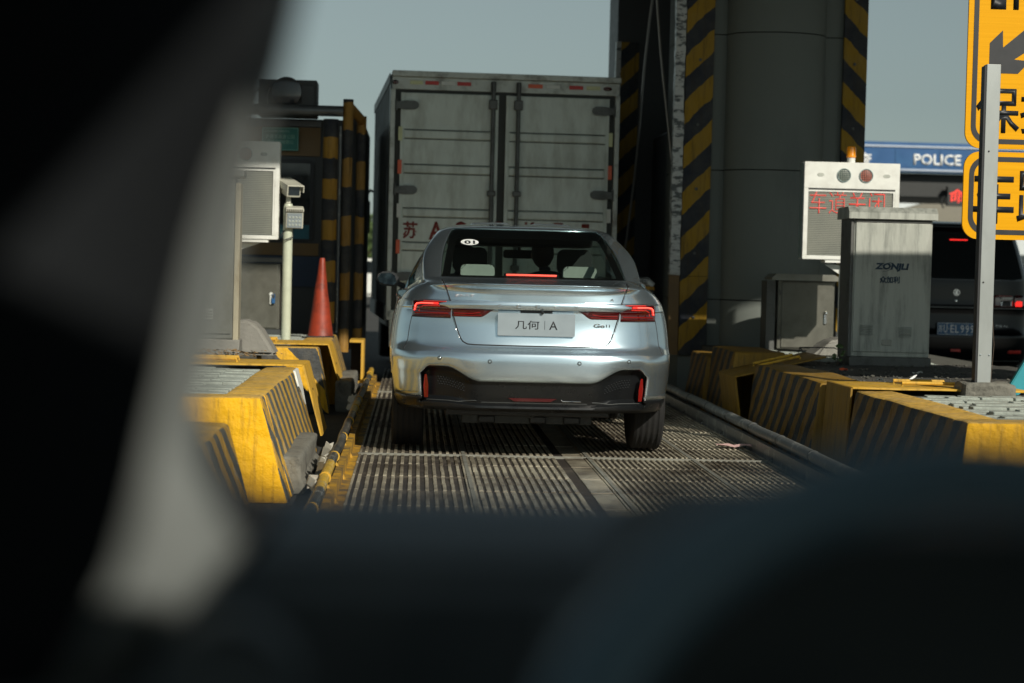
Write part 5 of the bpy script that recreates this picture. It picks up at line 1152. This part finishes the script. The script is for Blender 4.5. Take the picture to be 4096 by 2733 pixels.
# ---- people in the saloon
def person(label, x, y, z, lean, turn):
    t = thing('person', label, 'person', (0.752+x, 12.64+y, 0.012))
    V = [(0, 0, 0.78), (0, -0.03, 0.95), (0, -0.04, 1.08), (0, -0.03, 1.155), (0, -0.02, 1.20), (-0.18, -0.03, 1.08), (0.18, -0.03, 1.08), (-0.22, 0.12, 0.90), (0.22, 0.12, 0.90), (-0.16, 0.36, 0.95), (0.16, 0.36, 0.95), (-0.10, 0.05, 0.74), (0.10, 0.05, 0.74), (-0.12, 0.42, 0.76), (0.12, 0.42, 0.76)]
    E_ = [(0, 1), (1, 2), (2, 3), (3, 4), (2, 5), (2, 6), (5, 7), (6, 8), (7, 9), (8, 10), (0, 11), (0, 12), (11, 13), (12, 14)]
    R_ = [.15, .15, .12, .055, .055, .07, .07, .045, .045, .032, .032, .10, .10, .06, .06]
    me = bpy.data.meshes.new('body'); me.from_pydata([(a+lean*(c-0.78), b_, c+z) for a, b_, c in V], E_, []); me.materials.append(M['cloth'])
    o = bpy.data.objects.new('body', me); COL.objects.link(o); o.parent = t
    sk = o.modifiers.new('skin', 'SKIN'); 
    for i, r in enumerate(R_): me.skin_vertices[0].data[i].radius = (r, r*0.8)
    me.skin_vertices[0].data[0].use_root = True
    o.modifiers.new('sub', 'SUBSURF').levels = 1
    hx = lean*0.5
    def ell(nm, mt, r, c, par):
        bm = nb(); bmesh.ops.create_uvsphere(bm, u_segments=20, v_segments=14, radius=1.0); bmesh.ops.scale(bm, vec=r, verts=bm.verts)
        for v in bm.verts:
            if v.co.z < 0: v.co.x *= 1-0.18*(-v.co.z/r[2]); v.co.y *= 1-0.12*(-v.co.z/r[2])
        bmesh.ops.rotate(bm, matrix=Matrix.Rotation(turn, 3, 'Z'), verts=bm.verts); return obj(nm, bm, mt, par, True, loc=c)
    hd = ell('head', 'skin', (0.073, 0.092, 0.112), (hx, 0.0, 1.285+z), t)
    bm = nb(); bmesh.ops.create_uvsphere(bm, u_segments=20, v_segments=14, radius=1.0); bmesh.ops.scale(bm, vec=(0.082, 0.102, 0.118), verts=bm.verts); bmesh.ops.delete(bm, geom=[v for v in bm.verts if v.co.y > 0.03+0.4*v.co.z+0.02 and v.co.z < 0.08], context='VERTS')
    hr = obj('hair', bm, 'hair', hd, True, loc=(0, -0.01, 0.012)); 
    for s in (-1, 1):
        bm = nb(); bmesh.ops.create_uvsphere(bm, u_segments=8, v_segments=6, radius=0.02); bmesh.ops.scale(bm, vec=(0.5, 1, 1.5), verts=bm.verts); obj('ear', bm, 'skin', hd, True, loc=(s*0.074, 0.01, -0.01))
        bm = nb(); bmesh.ops.create_uvsphere(bm, u_segments=8, v_segments=6, radius=0.009); obj('eye', bm, 'gloss_black', hd, True, loc=(s*0.028, 0.083, 0.005))
    bm = nb(); prism(bm, [(-0.012, -0.03), (0.012, -0.03), (0.004, 0.01), (-0.004, 0.01)], 0.083, 0.108, 'Y'); obj('nose', bm, 'skin', hd)
    bm = nb(); box(bm, -0.022, 0.022, 0.078, 0.086, -0.057, -0.050, 0.002); obj('mouth', bm, 'red_lens', hd)
    return t
person('dark-haired driver on the left front seat of the silver saloon, back of head in view', -0.42, 2.36, -0.02, 0.0, 0.0)
person('dark-haired passenger leaning to the middle of the silver saloon, back of head in view', 0.24, 2.30, 0.01, -0.15, 0.3)

# ================================================================ BLACK VAN on the next lane
mv = thing('parked_van', 'glossy black people carrier with blue plate beyond the grey cabinet and steel post', 'van', (6.19, 23.2, 0))
VK = [(0.22, 0.10, 0.90, 0.5, 4, 4.9), (0.30, 0.03, 0.935, 0.5, 4, 5.0), (0.45, 0.0, 0.945, 0.5, 4, 5.05), (0.56, 0.0, 0.95, 0.5, 4, 5.05), (0.60, 0.03, 0.95, 0.5, 4, 5.0), (0.85, 0.05, 0.95, 0.5, 4, 4.9), (0.88, 0.035, 0.95, 0.5, 4, 4.85), (0.92, 0.045, 0.95, 0.5, 4, 4.8),
      (1.15, 0.05, 0.94, 0.5, 4, 4.4), (1.22, 0.06, 0.93, 0.48, 4.2, 4.2), (1.55, 0.22, 0.87, 0.42, 4.5, 3.5), (1.74, 0.30, 0.82, 0.4, 4.5, 3.1), (1.80, 0.26, 0.79, 0.4, 4.5, 3.0), (1.835, 0.27, 0.74, 0.4, 4.5, 2.9), (1.865, 0.5, 0.55, 0.4, 4, 2.6), (1.88, 0.9, 0.3, 0.3, 3, 2.2), (1.882, 1.2, 0.03, 0.1, 3, 1.6)]
def vrow(v): return [pchip(list(range(len(VK))), [k[j] for k in VK], v) for j in range(6)]
def VS(x, z):
    zz = [k[0] for k in VK]; yc, w, D, n = [pchip(zz, [k[j] for k in VK], z) for j in (1, 2, 3, 4)]
    return yc+D*(1-math.sqrt(max(0, 1-min(abs(x)/w, .999)**n)))
vr = []
for q in range((len(VK)-1)*3+1):
    z, yc, w, D, n, yf = vrow(q/3); L = [(w*f, yc+D*(1-math.sqrt(max(0, 1-f**n))), z) for f in [i/16 for i in range(15)]+[0.92, 0.96, 0.985, 1.0]]
    L += [(w, yc+D+(yf-0.5-yc-D)*k/40, z) for k in range(1, 41)]+[(w*(1-k/8), yf-0.5+0.5*math.sqrt(1-(1-k/8)**3), z) for k in range(1, 9)]
    vr.append(L)
def vsub(which):
    bm = nb(); idx = {}
    def V(i, j, s):
        k = (i, j, s if vr[i][j][0] > 1e-6 else 1)
        if k not in idx: x, y, z = vr[i][j]; idx[k] = bm.verts.new((x*s, y, z))
        return idx[k]
    for i in range(len(vr)-1):
        for j in range(len(vr[0])-1):
            x, y, z = vr[i][j]; c = 'body'
            if 1.19 < z < 1.735:
                if j < 14 : c = 'rear_window'
                elif 0.95 < y < 3.0 and j > 19: c = 'side_window'
            if z < 0.72 and j > 17 and any((y-a)**2+(z-0.34)**2 < 0.37**2 for a in (1.0, 4.0)): c = None
            if c != which: continue
            for s in (1, -1):
                q = [V(i, j, s), V(i, j+1, s), V(i+1, j+1, s), V(i+1, j, s)]
                if s < 0: q = q[::-1]
                q = [v for n_, v in enumerate(q) if v not in q[:n_]]
                if len(q) > 2:
                    try: bm.faces.new(q)
                    except ValueError: pass
    return bm
obj('body', vsub('body'), 'mpv', mv, True, recalc=False); obj('rear_window', vsub('rear_window'), 'dark_glass', mv, True, recalc=False); obj('side_window', vsub('side_window'), 'dark_glass', mv, True, recalc=False)
b = nb(); prism(b, rrect(-0.222, 0.222, 0.56, 0.70, 0.008), -0.012, 0.0, 'Y'); vp = obj('number_plate', b, 'plate_blue', mv, loc=(0, 0.0, 0.0))
b = nb(); A = rrect(-0.218, 0.218, 0.564, 0.696, 0.008); B = rrect(-0.215, 0.215, 0.567, 0.693, 0.006)
va = [b.verts.new((u, -0.0135, v)) for u, v in A]; vb = [b.verts.new((u, -0.0135, v)) for u, v in B]
for i in range(len(A)): b.faces.new((va[i], vb[i], vb[(i+1) % len(A)], va[(i+1) % len(A)]))
obj('plate_border', b, 'white_print', vp)
for ch, x0, x1, z0, z1 in (('苏', -0.205, -0.163, 0.592, 0.672), ('U', -0.148, -0.107, 0.588, 0.675), ('·', -0.095, -0.085, 0.625, 0.635), ('E', -0.070, -0.028, 0.588, 0.675), ('L', -0.014, 0.026, 0.588, 0.675), ('9', 0.046, 0.086, 0.588, 0.675), ('9', 0.104, 0.144, 0.588, 0.675), ('9', 0.162, 0.202, 0.588, 0.675)):
    textmesh('plate_character', ch, 'white_print', vp, x0, x1, z0, z1, -0.0125, 0.0, 0.001)
for x, z in ((-0.115, 0.688), (0.115, 0.688), (-0.115, 0.572), (0.115, 0.572)):
    b = nb(); lathe(b, [(0.008, -0.013), (0.006, -0.018), (0, -0.019)], 10, (x, 0, z), 'Y'); obj('plate_screw', b, 'chrome', vp)
b = nb(); lathe(b, [(0.038, -0.004), (0.036, -0.014), (0.030, -0.014), (0.028, -0.004)], 28, (0, 0, 0), 'Y'); prism(b, [(-0.004, -0.026), (0.004, -0.026), (0.012, 0.026), (0.0, 0.01), (-0.012, 0.026)], -0.012, -0.002, 'Y'); o = obj('badge', b, 'chrome', mv, True, loc=(0, VS(0, 1.048)-0.001, 1.048))
b = nb(); lathe(b, [(0.013, 0), (0.010, -0.008), (0, -0.009)], 14, (0, 0, 0), 'Y'); obj('wiper_nozzle', b, 'chrome', mv, True, loc=(0, VS(0, 0.95), 0.95))
b = nb(); box(b, -0.105, 0.105, -0.01, 0.01, -0.007, 0.007, 0.003); bl_ = obj('high_brake_light', b, 'led_red', mv, loc=(0.065, VS(0, 1.67)-0.012, 1.655))
for s in (-1, 1):
    b = nb()
    for (x0, x1, z0, z1, mt) in ((0.455, 0.70, 0.90, 1.05, 'red_lens'), (0.715, 0.92, 0.90, 1.04, 'red_lens')): pass
    b.free()
    def vpatch(nm, mt, x0, x1, z0, z1, off, par):
        bm = nb(); g = {}
        for i in range(9):
            for j in range(5):
                x = x0+(x1-x0)*i/8; z = z0+(z1-z0)*j/4
                if j == 4 and i == 0: z -= 0.03
                g[i, j] = bm.verts.new((x*s, VS(x, z)-off, z))
        for i in range(8):
            for j in range(4): bm.faces.new((g[i, j], g[i+1, j], g[i+1, j+1], g[i, j+1]))
        o = obj(nm, bm, mt, par, True); md = o.modifiers.new('t', 'SOLIDIFY'); md.thickness = 0.015; md.offset = 0; return o
    t1 = vpatch('tail_light', 'red_lens', 0.435, 0.675, 0.885, 1.03, 0.006, mv); vpatch('light_lens', 'chrome', 0.52, 0.655, 0.895, 0.965, 0.016, t1); vpatch('lamp_core', 'ink', 0.535, 0.64, 0.905, 0.955, 0.024, t1); vpatch('reverse_lens', 'refl_white', 0.52, 0.66, 0.985, 1.005, 0.016, t1); vpatch('red_glow', 'red_bright', 0.445, 0.665, 1.012, 1.024, 0.016, t1)
    t2 = vpatch('tail_light_outer', 'red_lens', 0.695, 0.88, 0.88, 1.03, 0.006, mv); vpatch('brake_lamp', 'led_red', 0.71, 0.80, 0.90, 0.96, 0.016, t2)
    vpatch('bumper_reflector', 'refl_red', 0.62, 0.80, 0.36, 0.395, 0.004, mv)
    for yy in (1.0, 4.0):
        b = nb(); lathe(b, [(0.22, -0.11), (0.33, -0.11), (0.345, -0.08), (0.345, 0.08), (0.33, 0.11), (0.22, 0.11)], 28, (0, 0, 0), 'X'); w = obj('wheel', b, 'rubber', mv, True, loc=(s*0.82, yy, 0.345))
        b = nb(); lathe(b, [(0.219, -0.08), (0.219, 0.08), (0.0, 0.06)], 20, (0, 0, 0), 'X'); obj('rim', b, 'chrome', w, True)
b = nb(); tube(b, [(x/10*0.9, VS(x/10*0.9, 0.875)-0.004, 0.875) for x in range(-10, 11)], 0.006, 6); obj('chrome_strip', b, 'post_steel', mv, True)
b = nb(); tube(b, [(x/10*0.8, VS(x/10*0.8, 0.27)-0.003, 0.27) for x in range(-10, 11)], 0.005, 6); obj('lower_strip', b, 'steel_dark', mv, True)
b = nb(); box(b, -0.06, 0.055, -0.008, 0.01, 0.37, 0.40, 0.003); obj('fog_lamp', b, 'refl_red', mv)
textmesh('model_badge', '荣威 M6', 'chrome', mv, 0.46, 0.62, 0.655, 0.69, 0, 0.01, 0.004, surf=lambda x, z: VS(x, z)-0.002)
b = nb(); box(b, -0.85, 0.85, 0.4, 4.6, 0.3, 0.5); obj('floor_pan', b, 'black_plastic', mv)

# far traffic glimpsed between the booth and the lorry
ft = thing('distant_car', 'far pale car glimpsed in the gap between the left booth and the lorry', 'car', (-1.25, 60, 0))
b = nb(); prism(b, [(-0.85, 0.3), (-0.88, 0.85), (-0.70, 0.95), (-0.58, 1.4), (0.58, 1.4), (0.70, 0.95), (0.88, 0.85), (0.85, 0.3)], 0, 4, 'Y'); bmesh.ops.bevel(b, geom=b.edges[:], offset=0.08, segments=3, affect='EDGES'); obj('body', b, 'display_white', ft, True)
b = nb(); prism(b, [(-0.56, 0.98), (-0.48, 1.33), (0.48, 1.33), (0.56, 0.98)], -0.02, -0.005, 'Y'); obj('rear_window', b, 'dark_glass', ft)
for s in (-1, 1):
    b = nb(); box(b, s*0.68-0.13, s*0.68+0.13, -0.03, -0.003, 0.75, 0.9, 0.01); obj('tail_light', b, 'led_red', ft)
    for yy in (0.7, 3.3):
        b = nb(); lathe(b, [(0.2, -0.1), (0.32, -0.1), (0.32, 0.1), (0.2, 0.1)], 20, (0, 0, 0), 'X'); obj('wheel', b, 'rubber', ft, True, loc=(s*0.78, yy, 0.32))

# ================================================================ THE CAR AROUND THE VIEWPOINT (out of focus)
cab = thing('viewer_car', 'dark cabin of the car the picture is taken from, pillar, dashboard and steering wheel', 'car', (0.35, 0.9, 0))
def px(x, y, z): return (x-0.35, y-0.9, z)
def slab(name, mt, A, B, y0, y1, round_=0.006, steps=5):
    """a rounded strip between two matching edges in space, with real thickness"""
    bm = nb(); n = len(A); G_ = []
    for i in range(n):
        row = []
        for k in range(steps+1):
            t = k/steps; x = A[i][0]+(B[i][0]-A[i][0])*t; z = A[i][1]+(B[i][1]-A[i][1])*t; y = y0+(y1-y0)*t-0.012*math.sin(PI*t)
            row.append(bm.verts.new(px(x, y, z)))
        G_.append(row)
    for i in range(n-1):
        for k in range(steps): bm.faces.new((G_[i][k], G_[i][k+1], G_[i+1][k+1], G_[i+1][k]))
    o = obj(name, bm, mt, cab, True); md = o.modifiers.new('t', 'SOLIDIFY'); md.thickness = 0.02; md.offset = 0 
    return o
# windscreen pillar: dark seal and seat side to the left, grey cloth trim to the right
trimL = [(-0.066, 1.34), (-0.079, 1.290), (-0.101, 1.235), (-0.111, 1.200), (-0.118, 1.17), (-0.126, 1.134), (-0.132, 1.105), (-0.138, 1.075), (-0.147, 1.043), (-0.166, 1.005), (-0.18, 0.98)]
trimR = [(-0.064, 1.34), (-0.075, 1.290), (-0.0865, 1.245), (-0.093, 1.216), (-0.098, 1.185), (-0.105, 1.148), (-0.113, 1.118), (-0.1125, 1.092), (-0.0865, 1.052), (-0.115, 1.016), (-0.15, 0.985)]
slab('pillar_trim', 'cab_grey', trimL, trimR, 1.0, 1.01)
slab('pillar_seal', 'seat_dark', [(-0.122, 1.112), (-0.117, 1.092), (-0.107, 1.073), (-0.093, 1.058), (-0.078, 1.050)], [(-0.110, 1.114), (-0.106, 1.098), (-0.0955, 1.082), (-0.083, 1.071), (-0.066, 1.064)], 1.015, 1.03)
edge_ = [(x*0.80, 1.19+(z-1.19)*0.80) for x, z in trimL]      # nearer to the viewpoint than the trim
slab('door_frame', 'seat_dark', [(-0.40, z) for _, z in edge_], edge_, 0.62, 0.80)
b = nb(); prism(b, [(1.04, 0.5), (1.04, 1.035), (1.09, 1.058), (1.30, 1.045), (1.75, 0.93), (1.75, 0.5)], -0.9, 1.1, 'X')
bmesh.ops.bevel(b, geom=[e for e in b.edges if abs(e.verts[0].co.x-e.verts[1].co.x) > 1], offset=0.012, segments=3, affect='EDGES')
bmesh.ops.translate(b, vec=(-0.35+0.3, -0.9, 0), verts=b.verts); dash = obj('dashboard', b, 'cab_dark', cab, True)
b = nb(); prism(b, [(0.06, 0.8), (0.06, 1.01), (0.13, 1.072), (0.52, 1.085), (0.60, 1.04), (0.60, 0.8)], 0.90, 1.14, 'Y'); bmesh.ops.bevel(b, geom=b.edges[:], offset=0.01, segments=2, affect='EDGES'); bmesh.ops.translate(b, vec=(-0.35, -0.9, 0), verts=b.verts); obj('instrument_hood', b, mat('charcoal_hood', (0.07, 0.08, 0.08), 0.8), cab, True)
# steering wheel
ROT = Matrix.Rotation(rad(-24), 4, 'X'); WC = Matrix.Translation(px(0.232, 0.76, 0.938))
sw = obj('steering_wheel', (lambda bm: ([tube(bm, [tuple(WC @ ROT @ Vector((0.187*math.cos(2*PI*k/64), 0, 0.187*math.sin(2*PI*k/64)))) for k in range(65)], 0.0175, 12, cap=False)], bm)[1])(nb()), 'cab_rim', cab, True)
b = nb(); lathe(b, [(0.078, 0.02), (0.085, 0.0), (0.078, -0.02), (0.03, -0.034), (0, -0.036)], 28, (0, 0, 0), 'Y'); bmesh.ops.transform(b, matrix=WC @ ROT, verts=b.verts); obj('wheel_hub', b, 'cab_dark', sw, True)
for a in (180, 0, 270):
    b = nb(); d = Vector((math.cos(rad(a)), 0, math.sin(rad(a)))); tube(b, [WC @ ROT @ (d*0.06), WC @ ROT @ (d*0.178)], 0.016, 8); obj('spoke', b, 'cab_dark', sw, True)
b = nb(); lathe(b, [(0.026, -0.01), (0.032, -0.016), (0.036, -0.01), (0.036, 0.01)], 28, (0, 0, 0), 'Y'); bmesh.ops.translate(b, vec=px(-0.085, 0.99, 0.985), verts=b.verts); obj('air_vent_ring', b, 'cab_dark', cab, True)
b = nb()      # unseen roof skin; its sunroof opening is added to sun the pillar trim
for a in ((-1.25, 0.95, -2.6, -0.52), (-1.25, -0.34, -0.52, -0.10), (-0.13, 0.95, -0.52, -0.10), (-1.25, 0.95, -0.10, 0.05)): box(b, a[0], a[1], a[2], a[3], 1.39, 1.43)
obj('roof', b, 'cab_dark', cab)
b = nb(); prism(b, [(0.9, 0.25), (0.9, 0.90), (1.3, 0.86), (2.0, 0.78), (2.35, 0.62), (2.4, 0.3)], -1.2, 0.9, 'X'); bmesh.ops.bevel(b, geom=b.edges[:], offset=0.06, segments=3, affect='EDGES'); obj('bonnet', b, 'cab_body', cab, True)
b = nb(); box(b, -1.25, -1.20, -2.6, 0.9, 0.25, 0.95, 0.02); box(b, 0.90, 0.95, -2.6, 0.9, 0.25, 0.95, 0.02); box(b, -1.2, 0.9, -2.6, -2.5, 0.25, 1.4); box(b, -1.2, 0.9, -2.6, 0.9, 0.2, 0.25); obj('door_panels', b, 'cab_body', cab)
for s, xx in ((-1, -1.14), (1, 0.84)):
    for yy in (1.6, -1.6):
        b = nb(); lathe(b, [(0.2, -0.1), (0.32, -0.1), (0.32, 0.1), (0.2, 0.1)], 24, (0, 0, 0), 'X'); obj('wheel', b, 'rubber', cab, True, loc=(xx, yy, 0.32-0.05))

# ================================================================ litter
def scrap(label, x, y, z, w, d, seed, mt='litter'):
    rd = random.Random(seed); bm = nb(); n = 5; g = {}
    for i in range(n):
        for j in range(4): g[i, j] = bm.verts.new((w*(i/(n-1)-0.5)+rd.uniform(-1, 1)*w*0.06, d*(j/3-0.5)+rd.uniform(-1, 1)*d*0.08, rd.uniform(0.004, 0.028)))
    for i in range(n-1):
        for j in range(3): bm.faces.new((g[i, j], g[i+1, j], g[i+1, j+1], g[i, j+1]))
    o = obj('paper_scrap', bm, mt, loc=(x, y, z)); md = o.modifiers.new('t', 'SOLIDIFY'); md.thickness = 0.002; tag(o, label, 'litter')
scrap('crumpled pinkish paper scrap lying by the grey pipe rail in the shade', 2.20, 13.9, 0.01, 0.22, 0.12, 1, mat('pink_paper', (0.55, 0.36, 0.34), 0.7))
scrap('small white paper scrap on the gravel in front of the weathered grey cabinet', 3.62, 14.6, 0.50, 0.07, 0.05, 2)
scrap('tiny white scrap at the edge of the yellow-topped block by the gravel', 3.05, 13.3, 0.51, 0.04, 0.03, 3)
scrap('small orange-brown wrapper on the gravel beside the steel post footing', 3.15, 14.9, 0.50, 0.06, 0.04, 4, 'refl_orange')
bm = nb(); lathe(bm, [(0.0, -0.05), (0.014, -0.05), (0.016, 0.02), (0.008, 0.04), (0.008, 0.055), (0, 0.055)], 14, (0, 0, 0), 'X'); bmesh.ops.rotate(bm, matrix=Matrix.Rotation(rad(-35), 3, 'Y'), verts=bm.verts); bmesh.ops.scale(bm, vec=(0.55, 0.55, 0.55), verts=bm.verts)
tag(obj('plastic_bottle', bm, 'white_print', None, True, loc=(3.42, 13.9, 0.515)), 'little white plastic bottle lying tilted on the dark gravel', 'bottle')
